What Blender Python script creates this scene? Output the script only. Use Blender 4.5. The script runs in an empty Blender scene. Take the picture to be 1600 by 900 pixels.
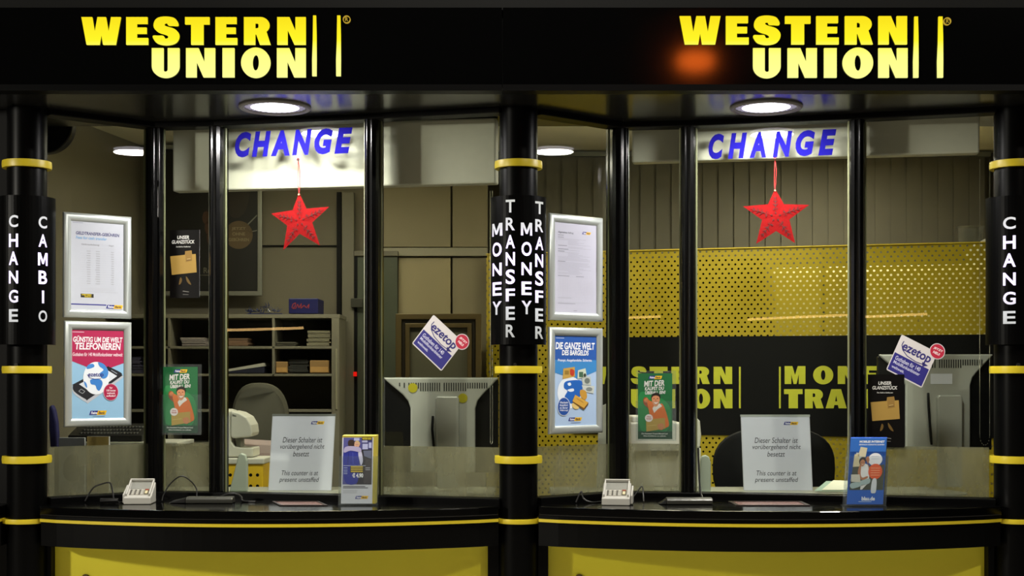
import bpy, bmesh, math, random
from math import sin, cos, pi, radians, atan2, sqrt
from mathutils import Vector
from mathutils.geometry import tessellate_polygon
random.seed(4)
S = bpy.context.scene
C = S.collection
FP, HX, HY, EYE, CAMD = 2160.0, 800.0, 590.0, 1.55, 6.0   # focal length in px, principal column, horizon row, eye height, camera distance

# ------------------------------------------------------------------ camera, world, light, exposure
cam = bpy.data.objects.new('camera', bpy.data.cameras.new('camera')); C.objects.link(cam)
cam.location = (0, -CAMD, EYE); cam.rotation_euler = (pi/2, 0, 0)
cam.data.lens = 36*FP/1600; cam.data.sensor_width = 36; cam.data.shift_y = (HY-450)/1600
cam.data.clip_start = .05; cam.data.clip_end = 100
S.camera = cam
S.view_settings.view_transform = 'Standard'; S.view_settings.look = 'None'
S.view_settings.exposure = 0; S.view_settings.gamma = 1; S.view_settings.use_curve_mapping = False
W = bpy.data.worlds.new('night'); S.world = W; W.use_nodes = True
W.node_tree.nodes['Background'].inputs[0].default_value = (.010, .011, .010, 1)
W.node_tree.nodes['Background'].inputs[1].default_value = 0.25
DOWN_W = 26.0       # soffit downlights
ROOM_W = 14.0      # lamps in the back office
FILL_W = 110.0     # unseen fill lights added in front of the counters
def area(name, loc, rot, size, power, col, parent=None, shape='DISK', size_y=None):
    l = bpy.data.lights.new(name, 'AREA'); l.shape = shape; l.size = size
    if size_y: l.size_y = size_y
    l.energy = power; l.color = col
    o = bpy.data.objects.new(name, l); C.objects.link(o); o.location = loc; o.rotation_euler = rot
    if parent: o.parent = parent; o.location = Vector(loc)-parent.location
    return o
def aim(loc, tgt): return (Vector(tgt)-Vector(loc)).to_track_quat('-Z', 'Y').to_euler()
area('front_fill_light', (-6.5, -4, 2.8), aim((-6.5, -4, 2.8), (-.8, 0, .9)), .3, FILL_W*1.8, (1, .95, .82))  # unseen lamp added low at the left to light the yellow fronts
area('front_fill_light', (4.4, -6, 5.8), aim((4.4, -6, 5.8), (.8, 0, .9)), .3, FILL_W*1.1, (1, .95, .82))  # unseen lamp added at the right for the far panel corners
area('overhead_fill_light', (0, -2.6, 5.4), (0, 0, 0), 1.2, 170, (1, .95, .85))  # unseen lamp added so the floor bounces light onto the yellow fronts

# ------------------------------------------------------------------ materials
def lin(c):
    c = c/255.0
    return c/12.92 if c <= .04045 else ((c+.055)/1.055)**2.4
def L3(rgb): return (lin(rgb[0]), lin(rgb[1]), lin(rgb[2]), 1)
MC = {}
def mat(name, rgb, rough=.5, metal=0, var=.06, scale=30, spec=.5, bump=0, coat=0):
    key = (name, rgb, rough)
    if key in MC: return MC[key]
    m = bpy.data.materials.new(name); m.use_nodes = True; n = m.node_tree.nodes; l = m.node_tree.links
    b = n['Principled BSDF']; b.inputs['Roughness'].default_value = rough; b.inputs['Metallic'].default_value = metal
    b.inputs['Specular IOR Level'].default_value = spec
    if coat: b.inputs['Coat Weight'].default_value = coat
    c = L3(rgb)
    tc = n.new('ShaderNodeTexCoord'); no = n.new('ShaderNodeTexNoise'); no.inputs['Scale'].default_value = scale; no.inputs['Detail'].default_value = 4
    l.new(tc.outputs['Object'], no.inputs['Vector'])
    mx = n.new('ShaderNodeMix'); mx.data_type = 'RGBA'
    mx.inputs[6].default_value = tuple(x*(1-var) for x in c[:3])+(1,); mx.inputs[7].default_value = tuple(min(1, x*(1+var)) for x in c[:3])+(1,)
    l.new(no.outputs['Fac'], mx.inputs[0]); l.new(mx.outputs[2], b.inputs['Base Color'])
    if bump:
        bp = n.new('ShaderNodeBump'); bp.inputs['Strength'].default_value = bump; bp.inputs['Distance'].default_value = .002
        l.new(no.outputs['Fac'], bp.inputs['Height']); l.new(bp.outputs[0], b.inputs['Normal'])
    MC[key] = m; return m
def emis(name, rgb, st):
    key = (name, rgb, st)
    if key in MC: return MC[key]
    m = bpy.data.materials.new(name); m.use_nodes = True; n = m.node_tree.nodes; l = m.node_tree.links
    n.remove(n['Principled BSDF']); e = n.new('ShaderNodeEmission'); e.inputs[0].default_value = L3(rgb); e.inputs[1].default_value = st
    l.new(e.outputs[0], n['Material Output'].inputs[0]); MC[key] = m; return m
def emis_grad(name, stops, z0, z1, st=1.0):
    """a backlit face: tubes behind it make some heights brighter than others (world z)"""
    m = bpy.data.materials.new(name); m.use_nodes = True; n = m.node_tree.nodes; l = m.node_tree.links
    n.remove(n['Principled BSDF']); e = n.new('ShaderNodeEmission'); e.inputs[1].default_value = st
    g = n.new('ShaderNodeNewGeometry'); s = n.new('ShaderNodeSeparateXYZ'); mr = n.new('ShaderNodeMapRange'); r = n.new('ShaderNodeValToRGB')
    mr.inputs[1].default_value = z0; mr.inputs[2].default_value = z1
    l.new(g.outputs['Position'], s.inputs[0]); l.new(s.outputs[2], mr.inputs[0]); l.new(mr.outputs[0], r.inputs[0]); l.new(r.outputs[0], e.inputs[0])
    cr = r.color_ramp
    while len(cr.elements) < len(stops): cr.elements.new(.5)
    for el, (p, c, k) in zip(cr.elements, stops):
        el.position = p; q = L3(c); el.color = (q[0]*k, q[1]*k, q[2]*k, 1)
    l.new(e.outputs[0], n['Material Output'].inputs[0]); return m
def glassmat(name, tint=(249, 251, 248), rough=0.0, ior=1.45, haze=0.0, hazecol=(150, 150, 135)):
    m = bpy.data.materials.new(name); m.use_nodes = True; n = m.node_tree.nodes; l = m.node_tree.links
    n.remove(n['Principled BSDF'])
    t = n.new('ShaderNodeBsdfTransparent'); t.inputs[0].default_value = L3(tint)
    g = n.new('ShaderNodeBsdfGlossy'); g.inputs['Roughness'].default_value = rough
    f = n.new('ShaderNodeFresnel'); f.inputs[0].default_value = ior
    mx = n.new('ShaderNodeMixShader'); l.new(g.outputs[0], mx.inputs[2])
    ge = n.new('ShaderNodeNewGeometry'); iv = n.new('ShaderNodeMath'); iv.operation = 'SUBTRACT'; iv.inputs[0].default_value = 1; l.new(ge.outputs['Backfacing'], iv.inputs[1])
    mu = n.new('ShaderNodeMath'); mu.operation = 'MULTIPLY'; l.new(f.outputs[0], mu.inputs[0]); l.new(iv.outputs[0], mu.inputs[1]); l.new(mu.outputs[0], mx.inputs[0])   # one outer reflection per pane
    if haze:
        d = n.new('ShaderNodeBsdfDiffuse'); d.inputs[0].default_value = L3(hazecol)
        tr = n.new('ShaderNodeBsdfTranslucent'); tr.inputs[0].default_value = L3(hazecol)
        a = n.new('ShaderNodeMixShader'); a.inputs[0].default_value = .5; l.new(d.outputs[0], a.inputs[1]); l.new(tr.outputs[0], a.inputs[2])
        no = n.new('ShaderNodeTexNoise'); no.inputs['Scale'].default_value = 5; no.inputs['Detail'].default_value = 3; tc = n.new('ShaderNodeTexCoord'); mp = n.new('ShaderNodeMapping'); mp.inputs['Scale'].default_value = (2.2, 2.2, .8); l.new(tc.outputs['Object'], mp.inputs[0]); l.new(mp.outputs[0], no.inputs['Vector'])
        mr = n.new('ShaderNodeMapRange'); mr.inputs[1].default_value = .3; mr.inputs[2].default_value = .7; mr.inputs[3].default_value = haze*.7; mr.inputs[4].default_value = min(1, haze*1.3); l.new(no.outputs['Fac'], mr.inputs[0])
        h = n.new('ShaderNodeMixShader'); l.new(mr.outputs[0], h.inputs[0]); l.new(t.outputs[0], h.inputs[1]); l.new(a.outputs[0], h.inputs[2])
        l.new(h.outputs[0], mx.inputs[1])
    else: l.new(t.outputs[0], mx.inputs[1])
    l.new(mx.outputs[0], n['Material Output'].inputs[0]); return m
def perforated(name, rgb, pitch=.0375, row=.0262, r=.0064):
    """painted sheet steel with staggered punched holes one can see through (object x,z)"""
    m = bpy.data.materials.new(name); m.use_nodes = True; n = m.node_tree.nodes; l = m.node_tree.links
    b = n['Principled BSDF']; b.inputs['Base Color'].default_value = L3(rgb); b.inputs['Roughness'].default_value = .4
    tc = n.new('ShaderNodeTexCoord'); s = n.new('ShaderNodeSeparateXYZ'); l.new(tc.outputs['Object'], s.inputs[0])
    def mth(op, a, bb=None):
        k = n.new('ShaderNodeMath'); k.operation = op
        for i, v in enumerate((a, bb)):
            if v is None: continue
            if isinstance(v, (int, float)): k.inputs[i].default_value = v
            else: l.new(v, k.inputs[i])
        return k.outputs[0]
    zr = mth('DIVIDE', s.outputs[2], row); zi = mth('FLOOR', zr); zf = mth('SUBTRACT', mth('SUBTRACT', zr, zi), .5)
    xr = mth('ADD', mth('DIVIDE', s.outputs[0], pitch), mth('MULTIPLY', zi, .5)); xf = mth('SUBTRACT', mth('FRACT', xr), .5)
    dx = mth('MULTIPLY', xf, pitch); dz = mth('MULTIPLY', zf, row)
    d = mth('SQRT', mth('ADD', mth('MULTIPLY', dx, dx), mth('MULTIPLY', dz, dz)))
    hole = mth('LESS_THAN', d, r)
    t = n.new('ShaderNodeBsdfTransparent'); mx = n.new('ShaderNodeMixShader')
    l.new(hole, mx.inputs[0]); l.new(b.outputs[0], mx.inputs[1]); l.new(t.outputs[0], mx.inputs[2])
    l.new(mx.outputs[0], n['Material Output'].inputs[0]); return m

BLK = mat('black_lacquer', (4, 4, 4), .4, var=.1, spec=.1)
BLKM = mat('black_satin_metal', (5, 5, 5), .2, var=.1, spec=.45)
BLKC = mat('black_column_lacquer', (4, 4, 4), .35, var=.1, spec=.08)
BLKT = mat('black_counter_laminate', (4, 4, 4), .12, var=.1, spec=.3)
BLKP = mat('black_plastic', (10, 10, 11), .35)
BLKF = mat('black_matt_board', (8, 8, 8), .6, spec=.2)
FASC = mat('black_acrylic', (4, 4, 4), .07, spec=.5)
YEL = mat('yellow_paint', (210, 188, 38), .4, var=.04)
YELP = mat('yellow_panel', (236, 224, 50), .5, var=.04, scale=3)
SOFF = mat('dark_soffit_panel', (28, 28, 26), .2, spec=.4, var=.1, scale=3)
SILV = mat('silver_aluminium', (205, 212, 208), .34, metal=.55, var=.03)
WHT = mat('white_paper', (226, 228, 236), .55, var=.02)
CREAM = mat('cream_plastic', (214, 212, 196), .4, var=.03)
GREYP = mat('grey_plastic', (120, 122, 112), .45)
RED = mat('red_felt', (128, 15, 18), .8, var=.12, scale=60, bump=.3, spec=.08)
WALLM = mat('grey_wall_paint', (122, 116, 98), .7, var=.05, scale=4)
CEILM = mat('cream_ceiling_paint', (240, 232, 200), .8, var=.03)
GLASS = glassmat('window_glass')
FROST = glassmat('frosted_glass', rough=.15, haze=.45, hazecol=(182, 176, 150))
ACRY = glassmat('clear_acrylic', tint=(250, 252, 252), rough=.03, haze=.06, hazecol=(190, 195, 195))
def pr(rgb, rough=.5): return mat('print_ink', rgb, rough, var=.03)

# ------------------------------------------------------------------ geometry from photo measurements
def P(px, py, D): return Vector(((px-HX)/FP*D, D-CAMD, EYE+(HY-py)/FP*D))
def zat(py, D): return EYE+(HY-py)/FP*D
def catmull(pts, n=5):
    out = []; N = len(pts)
    for i in range(N):
        p0, p1, p2, p3 = [Vector(pts[(i+k-1) % N]) for k in range(4)]
        for j in range(n):
            t = j/n
            out.append(tuple(.5*((2*p1)+(p2-p0)*t+(2*p0-5*p1+4*p2-p3)*t*t+(3*p1-p0-3*p2+p3)*t**3)))
    return out
class MB:
    def __init__(s): s.v = []; s.f = []; s.m = []; s.mats = []
    def mi(s, m):
        if m not in s.mats: s.mats.append(m)
        return s.mats.index(m)
    def face(s, pts, m):
        i = len(s.v); s.v += [Vector(p) for p in pts]; s.f.append(tuple(range(i, i+len(pts)))); s.m.append(s.mi(m)); return s
    def mesh(s, vs, fs, m):
        i = len(s.v); s.v += [Vector(p) for p in vs]; k = s.mi(m)
        for f in fs: s.f.append(tuple(i+j for j in f)); s.m.append(k)
        return s
    def prism(s, loops, d, m):
        """loops: list of world-space loops (outer first, then holes), extruded by vector d"""
        d = Vector(d); loops = [[Vector(p) for p in lp] for lp in loops]
        flat = [p for lp in loops for p in lp]; n = len(flat)
        tris = [(0,)*0]
        tris = [tuple(t) for t in tessellate_polygon(loops)] if len(loops) > 1 else [tuple(range(n))]
        vs = flat+[p+d for p in flat]
        fs = list(tris)+[tuple(n+j for j in reversed(t)) for t in tris]
        k = 0
        for lp in loops:
            q = len(lp)
            for j in range(q): a, b = k+j, k+(j+1) % q; fs.append((a, b, n+b, n+a))
            k += q
        return s.mesh(vs, fs, m)
    def box(s, a, b, m):
        x0, y0, z0 = a; x1, y1, z1 = b
        return s.prism([[(x0, y0, z0), (x1, y0, z0), (x1, y0, z1), (x0, y0, z1)]], (0, y1-y0, 0), m)
    def ring(s, rings, m, close=True, caps=True, closeu=False):
        """loft of equal-count rings"""
        n = len(rings[0]); vs = [p for r in rings for p in r]; fs = []
        R = len(rings)
        for i in range(R if closeu else R-1):
            for j in range(n if close else n-1):
                a = i*n+j; b = i*n+(j+1) % n; c = ((i+1) % R)*n+(j+1) % n; d = ((i+1) % R)*n+j
                fs.append((a, b, c, d))
        if caps and not closeu: fs.append(tuple(range(n))[::-1]); fs.append(tuple((R-1)*n+j for j in range(n)))
        return s.mesh(vs, fs, m)
    def cyl(s, p0, p1, r0, m, r1=None, n=20):
        p0 = Vector(p0); p1 = Vector(p1); r1 = r0 if r1 is None else r1
        d = (p1-p0).normalized(); u = d.orthogonal().normalized(); w = d.cross(u)
        rr = [[p+u*r*cos(2*pi*k/n)+w*r*sin(2*pi*k/n) for k in range(n)] for p, r in ((p0, r0), (p1, r1))]
        return s.ring(rr, m)
    def tube(s, pts, r, m, n=8):
        pts = [Vector(p) for p in pts]; rings = []; u = None
        for i, p in enumerate(pts):
            d = (pts[min(i+1, len(pts)-1)]-pts[max(i-1, 0)]).normalized()
            if u is None: u = d.orthogonal().normalized()
            u = (u-d*u.dot(d)).normalized(); w = d.cross(u)
            rings.append([p+u*r*cos(2*pi*k/n)+w*r*sin(2*pi*k/n) for k in range(n)])
        return s.ring(rings, m)
    def lathe(s, c, prof, m, n=32, closed=False):
        c = Vector(c)
        rings = [[c+Vector((r*cos(2*pi*k/n), r*sin(2*pi*k/n), z)) for k in range(n)] for r, z in prof]
        return s.ring(rings, m, caps=not closed, closeu=closed)
    def build(s, name, parent=None, bevel=0, smooth=False, seg=2):
        me = bpy.data.meshes.new(name)
        off = Vector(parent_loc(parent)) if parent else Vector((0, 0, 0))
        me.from_pydata([tuple(v-off) for v in s.v], [], s.f)
        for m in s.mats: me.materials.append(m)
        me.polygons.foreach_set('material_index', s.m)
        bm = bmesh.new(); bm.from_mesh(me); bmesh.ops.recalc_face_normals(bm, faces=bm.faces[:]); bm.to_mesh(me); bm.free()
        if smooth:
            me.polygons.foreach_set('use_smooth', [True]*len(me.polygons)); me.set_sharp_from_angle(angle=radians(38))
        o = bpy.data.objects.new(name, me); C.objects.link(o)
        if parent: o.parent = parent
        if bevel:
            b = o.modifiers.new('bevel', 'BEVEL'); b.width = bevel; b.segments = seg; b.limit_method = 'ANGLE'; b.angle_limit = radians(40)
        return o
def parent_loc(p):
    v = Vector((0, 0, 0))
    while p: v += p.location; p = p.parent
    return v
def tag(o, label=None, cat=None, group=None, kind=None):
    if label: o['label'] = label
    if cat: o['category'] = cat
    if group: o['group'] = group
    if kind: o['kind'] = kind
    return o
def thing(name, label, cat, loc, group=None):
    o = bpy.data.objects.new(name, None); C.objects.link(o); o.location = loc; o.empty_display_size = .05
    return tag(o, label, cat, group)
def struct(o, label=None): return tag(o, label, kind='structure')

# text made flat
TC = {}
def text2d(st, bold=0.0, shear=0.0):
    k = (st, bold, shear)
    if k in TC: return TC[k]
    c = bpy.data.curves.new('tmp', 'FONT'); c.body = st; c.offset = bold; c.shear = shear; c.resolution_u = 4
    o = bpy.data.objects.new('tmp', c); C.objects.link(o)
    dg = bpy.context.evaluated_depsgraph_get(); me = bpy.data.meshes.new_from_object(o.evaluated_get(dg))
    vs = [(v.co.x, v.co.y) for v in me.vertices]; fs = [tuple(p.vertices) for p in me.polygons]
    x0 = min(v[0] for v in vs); x1 = max(v[0] for v in vs); y0 = min(v[1] for v in vs); y1 = max(v[1] for v in vs)
    r = ([((x-x0)/(x1-x0), (y-y0)/(y1-y0)) for x, y in vs], fs)
    bpy.data.objects.remove(o); bpy.data.curves.remove(c); bpy.data.meshes.remove(me)
    TC[k] = r; return r

class Art(MB):
    """flat print in its own rectangle: author coordinates (x0..x1, y0 top..y1 bottom) -> O + U*s + V*t"""
    def __init__(s, O, U, V, x0, y0, x1, y1, lift=.0003):
        super().__init__(); s.O = Vector(O); s.U = Vector(U); s.V = Vector(V); s.r = (x0, y0, x1, y1); s.lift = lift
        s.n = s.V.cross(s.U).normalized()
    def at(s, x, y, k=0):
        x0, y0, x1, y1 = s.r
        return s.O+s.U*((x-x0)/(x1-x0))+s.V*((y-y0)/(y1-y0))+s.n*(k*s.lift)
    def poly(s, pts, c, k=1, holes=()):
        m = c if not isinstance(c, tuple) else pr(c)
        loops = [[s.at(x, y, k) for x, y in lp] for lp in [pts]+list(holes)]
        if holes:
            return s.mesh([p for lp in loops for p in lp], [tuple(t) for t in tessellate_polygon(loops)], m)
        return s.face(loops[0], m)
    def rect(s, x0, y0, x1, y1, c, k=1): return s.poly([(x0, y0), (x1, y0), (x1, y1), (x0, y1)], c, k)
    def circ(s, x, y, rx, ry, c, k=1, n=28, rot=0):
        return s.poly([(x+rx*cos(2*pi*i/n)*cos(rot)-ry*sin(2*pi*i/n)*sin(rot), y+rx*cos(2*pi*i/n)*sin(rot)+ry*sin(2*pi*i/n)*cos(rot)) for i in range(n)], c, k)
    def blob(s, pts, c, k=1): return s.poly(catmull(pts, 4), c, k)
    def line(s, pts, w, c, k=1):
        for (ax, ay), (bx, by) in zip(pts, pts[1:]):
            d = sqrt((bx-ax)**2+(by-ay)**2) or 1; nx, ny = -(by-ay)/d*w/2, (bx-ax)/d*w/2
            s.poly([(ax+nx, ay+ny), (bx+nx, by+ny), (bx-nx, by-ny), (ax-nx, ay-ny)], c, k)
    def text(s, st, x0, y0, x1, y1, c, k=2, bold=.02, shear=0, slope=0):
        """text fitted to the box; slope lifts the right end (author units)"""
        vs, fs = text2d(st, bold, shear); m = c if not isinstance(c, tuple) else pr(c)
        return s.mesh([s.at(x0+(x1-x0)*a, y1+(y0-y1)*b-slope*a, k) for a, b in vs], fs, m)
    def logo(s, x0, y0, x1, y1, k=2, dim=1.0):
        h = y1-y0; xm = x0+(x1-x0)*.46; sh = h*.35
        s.poly([(x0+sh, y0), (xm+sh*.6, y0), (xm-sh*.4, y1), (x0, y1)], (40, 44, 130), k)
        s.poly([(xm+sh*.6, y0), (x1, y0), (x1-sh, y1), (xm-sh*.4, y1)], (240, 190, 30), k)
        s.text('Reise', x0+sh+h*.1, y0+h*.16, xm-h*.05, y1-h*.18, (235, 236, 245), k+1, .03, .2)
        s.text('Bank', xm+h*.25, y0+h*.16, x1-sh-h*.1, y1-h*.18, (90, 70, 60), k+1, .03, .2)

# heavy display capitals (unit box, y up)
def arc(cx, cy, rx, ry, a0, a1, n=10): return [(cx+rx*cos(radians(a0+(a1-a0)*i/n)), cy+ry*sin(radians(a0+(a1-a0)*i/n))) for i in range(n+1)]
GL = {
 'W': [[(0, 1), (.27, 1), (.335, .42), (.41, 1), (.62, 1), (.69, .42), (.755, 1), (1, 1), (.87, 0), (.55, 0), (.505, .42), (.455, 0), (.13, 0)]],
 'E': [[(0, 0), (0, 1), (.97, 1), (.97, .76), (.48, .76), (.48, .62), (.93, .62), (.93, .40), (.48, .40), (.48, .24), (1, .24), (1, 0)]],
 'F': [[(0, 0), (0, 1), (.97, 1), (.97, .76), (.48, .76), (.48, .60), (.93, .60), (.93, .36), (.48, .36), (.48, 0)]],
 'T': [[(0, 1), (1, 1), (1, .74), (.75, .74), (.75, 0), (.25, 0), (.25, .74), (0, .74)]],
 'N': [[(0, 0), (0, 1), (.43, 1), (.64, .5), (.64, 1), (1, 1), (1, 0), (.6, 0), (.36, .54), (.36, 0)]],
 'U': [[(0, 1), (.42, 1)]+arc(.5, .26, .08, .07, 180, 360, 8)+[(.58, 1), (1, 1)]+arc(.5, .38, .5, .40, 0, -180, 18)],
 'I': [[(0, 0), (0, 1), (1, 1), (1, 0)]],
 'O': [arc(.5, .5, .5, .52, 0, 350, 35), arc(.5, .5, .11, .27, 0, 345, 23)],
 'R': [[(0, 0), (0, 1), (.62, 1)]+arc(.62, .71, .34, .29, 90, -50, 12)+[(1, 0), (.6, 0), (.46, .38), (.42, .38), (.42, 0)], [(.42, .78), (.5, .78), (.55, .74), (.55, .62), (.5, .59), (.42, .59)]],
 'A': [[(0, 0), (.27, 1), (.73, 1), (1, 0), (.62, 0), (.585, .17), (.415, .17), (.38, 0)], [(.45, .36), (.5, .66), (.55, .36)]],
 'M': [[(0, 0), (0, 1), (.37, 1), (.5, .5), (.63, 1), (1, 1), (1, 0), (.68, 0), (.68, .55), (.57, 0), (.43, 0), (.32, .55), (.32, 0)]],
 'Y': [[(0, 1), (.38, 1), (.5, .66), (.62, 1), (1, 1), (.72, .42), (.72, 0), (.28, 0), (.28, .42)]],
 'S': [catmull([(.95, .69), (.75, .69), (.58, .70), (.53, .78), (.44, .77), (.43, .71), (.55, .65), (.82, .57), (.98, .40), (.97, .20), (.82, .04), (.5, -.02), (.17, .04), (.02, .20), (0, .32), (.2, .325), (.39, .32), (.45, .225), (.55, .225), (.58, .29), (.48, .36), (.2, .45), (.03, .62), (.05, .84), (.2, .98), (.5, 1.02), (.8, .97), (.93, .83)], 3)],
}
def glyph_px(mb, ch, x0, y0, x1, y1, place, d, m):
    """heavy capital between photo columns x0..x1 and rows y0..y1 on a plane, `place` turns a pixel into a point"""
    mb.prism([[place(x0+(x1-x0)*a, y1+(y0-y1)*b) for a, b in lp] for lp in GL[ch]], d, m)

# ------------------------------------------------------------------ plan of the two bays
NODES = [  # (x, y) of column edge, mullions, column edge: the glazing is a shallow concave polygon
 [(-2.025, .045), (-1.645, .36), (-1.346, .325), (-.618, .155), (-.052, .0)],
 [(.105, .045), (.490, .36), (.807, .325), (1.537, .155), (2.085, .0)]]
COLX = [-2.105, .028, 2.180]
GB, GT, SOFZ, CZ = 1.028, 2.692, 2.717, 1.0
GRP = lambda k: ['left', 'right'][k]
class Plane:
    def __init__(s, a, b, off=0.0):
        a = Vector((a[0], a[1], 0)); b = Vector((b[0], b[1], 0)); s.u = (b-a).normalized(); s.n = Vector((s.u.y, -s.u.x, 0))  # towards the hall
        s.a = a+s.n*off; s.b = b+s.n*off
    def hit(s, px, py):
        r = Vector(((px-HX)/FP, 1, (HY-py)/FP)); o = Vector((0, -CAMD, EYE)); t = (s.a-o).dot(s.n)/r.dot(s.n); return o+r*t
    def corner(s, x0, x1, yt, yb):
        """upright rectangle on the plane: left/right columns, (left,right) rows of top and bottom"""
        a = s.hit(x0, yt[0]); b = s.hit(x1, yt[1]); c = s.hit(x0, yb[0]); d = s.hit(x1, yb[1]); zt = (a.z+b.z)/2; zb = (c.z+d.z)/2
        return Vector((a.x, a.y, zt)), Vector((b.x-a.x, b.y-a.y, 0)), Vector((0, 0, zb-zt))
    def moved(s, off): return Plane(s.a.xy, s.b.xy, off)
def pane(k, i, off=0.0): return Plane(NODES[k][i], NODES[k][i+1], off)

# ------------------------------------------------------------------ setting: floor, walls, ceiling
o = MB(); o.box((-6, -12, -.05), (6, 3.4, 0), mat('pale_stone_tiles', (195, 188, 176), .45)); struct(o.build('floor'))
o = MB(); o.box((-3.4, 2.62, 0), (-.16, 2.74, 3.0), WALLM); o.box((-.16, 2.95, 0), (3.4, 3.05, 3.0), WALLM); o.box((-.2, 2.62, 0), (-.16, 3.05, 3.0), WALLM); struct(o.build('wall_back'))
o = MB(); o.box((-3.6, .02, 1.001), (-2.19, .06, 2.716), BLKF); struct(o.build('wall_side_left'))
o = MB(); o.box((2.27, .02, 1.001), (3.6, .06, 2.716), BLKF); struct(o.build('wall_side_right'))
lw0 = P(112, 590, 7.75); lw1 = P(214, 590, 8.55)
o = MB(); o.prism([[(lw0.x, lw0.y, 0), (lw1.x, 2.62, 0), (lw1.x-.12, 2.62, 0), (lw0.x-.25, lw0.y-1.0, 0)]], (0, 0, 3.0), WALLM); struct(o.build('wall_left'))
o = MB(); o.box((3.1, .3, 0), (3.2, 2.95, 3.0), WALLM); struct(o.build('wall_right'))
o = MB(); o.box((-3.4, .42, 3.0), (3.4, 3.05, 3.08), CEILM); struct(o.build('ceiling'))
o = MB(); o.box((-3.6, -.33, 2.725), (3.6, .42, 3.6), BLKF); o.box((-3.6, -.36, 3.05), (3.6, -.33, 3.9), mat('dark_upper_panel', (8, 8, 7), .6, spec=.15)); struct(o.build('wall_upper'))
# soffit
o = MB(); o.box((-3.6, -.40, SOFZ), (3.6, .42, SOFZ+.008), SOFF); struct(o.build('trim_1'), None)
# lower black front wall behind the yellow panels
for xa, xb in ((-3.6, COLX[0]-.09), (COLX[0]+.09, COLX[1]-.09), (COLX[1]+.09, COLX[2]-.09), (COLX[2]+.09, 3.6)):
    o = MB(); o.box((xa, .072, 0), (xb, .12, .955), BLKF); struct(o.build('wall_front'))

# columns with rings
for i, (cx, tx) in enumerate(zip(COLX, ('at the left end of the counters', 'between the two counter bays', 'at the right end of the counters'))):
    t = thing('round_column', 'black round column with yellow rings '+tx, 'column', (cx, 0, 0), 'black columns with yellow rings'); t['kind'] = 'thing'
    b = MB(); b.cyl((cx, 0, 0), (cx, 0, SOFZ), .083, BLKC, n=48); b.build('shaft', t, smooth=True)
    for z in (zat(253, 5.9), zat(577.5, 5.9), zat(719.5, 5.9), zat(816, 5.9)):
        b = MB(); h = .0155 if z > 1 else .0095; b.lathe((cx, 0, z), [(.084, -h), (.1025, -h), (.104, 0), (.1025, h), (.084, h)], YEL, 48, closed=True); b.build('ring', t, smooth=True)
    b = MB(); b.cyl((cx-.015, -.083, zat(570, 5.9)), (cx-.015, -.093, zat(570, 5.9)), .008, mat('chrome', (200, 200, 200), .2, 1)); b.build('screw', t, smooth=True)
    b = MB(); b.box((cx-.055, .07, 0), (cx+.055, .10, 2.716), BLK); b.build('rear_post', t)
    b = MB(); b.box((cx-.11, .121, 0), (cx+.11, .14, .984), BLKF); b.build('base_backing', t)

# glazing
MULW = [.082, .066, .066]
n_w = 0
for k in range(2):
    N = NODES[k]
    for i in range(4):
        n_w += 1
        p = pane(k, i); b = MB()
        a3 = Vector((p.a.x, p.a.y, GB-.01)); U = p.b-p.a
        b.prism([[a3, a3+U, a3+U+Vector((0, 0, GT-GB+.02)), a3+Vector((0, 0, GT-GB+.02))]], -p.n*.008, GLASS)
        struct(b.build('window_%d' % n_w))
    # header and sill rails follow the polygon
    ln = [Vector((x, y, 0)) for x, y in N]
    for nm, z0, z1, th in (('trim_%d' % (2+k*2), GT, SOFZ+.002, .05), ('trim_%d' % (3+k*2), .985, GB, .05)):
        b = MB()
        for a, c in zip(ln, ln[1:]):
            q = Plane(a.xy, c.xy); e = q.u*.012
            b.prism([[a-e+q.n*th+Vector((0, 0, z0)), c+e+q.n*th+Vector((0, 0, z0)), c+e-q.n*.04+Vector((0, 0, z0)), a-e-q.n*.04+Vector((0, 0, z0))]], (0, 0, z1-z0), BLK)
        struct(b.build(nm, bevel=.004))
    for j in range(3):
        x, y = N[j+1]; w = MULW[j]/2; b = MB()
        u = (Vector(N[j+2])-Vector(N[j])).normalized(); u = Vector((u.x, u.y, 0)); n_ = Vector((u.y, -u.x, 0)); c0 = Vector((x, y, .99))
        prof = [(-w, -.05), (-w, .02), (-w*.8, .038), (-w*.35, .05), (-w*.22, .042), (w*.22, .042), (w*.35, .05), (w*.8, .038), (w, .02), (w, -.05)]
        b.prism([[c0+u*a+n_*d for a, d in prof]], (0, 0, GT-.985), BLKM)
        # bright aluminium glazing beads beside the post
        for s_ in (-1, 1): b.box((x+s_*(w+.004)-.004, y-.004, .99), (x+s_*(w+.004)+.004, y+.012, GT), mat('olive_glass_edge', (120, 122, 92), .3))
        struct(b.build('trim_%d' % (6+k*3+j), smooth=False, bevel=.003))
    # frosted baffles behind the lower glass
    for i, nm in ((0, 'behind the framed adverts'), (1, 'behind the narrow pane'), (3, 'in front of the computer screen')):
        p = pane(k, i, -.03); e = p.u*.012; zt = zat(697, 6.15); b = MB()
        a3 = p.a+e+Vector((0, 0, CZ)); U = p.b-p.a-2*e
        b.prism([[a3, a3+U, a3+U+Vector((0, 0, zt-CZ)), a3+Vector((0, 0, zt-CZ))]], -p.n*.004, FROST)
        tag(b.build('frosted_baffle'), 'low hazy glass baffle %s, %s counter' % (nm, GRP(k)), 'baffle', 'hazy baffles along the foot of the windows')

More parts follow.
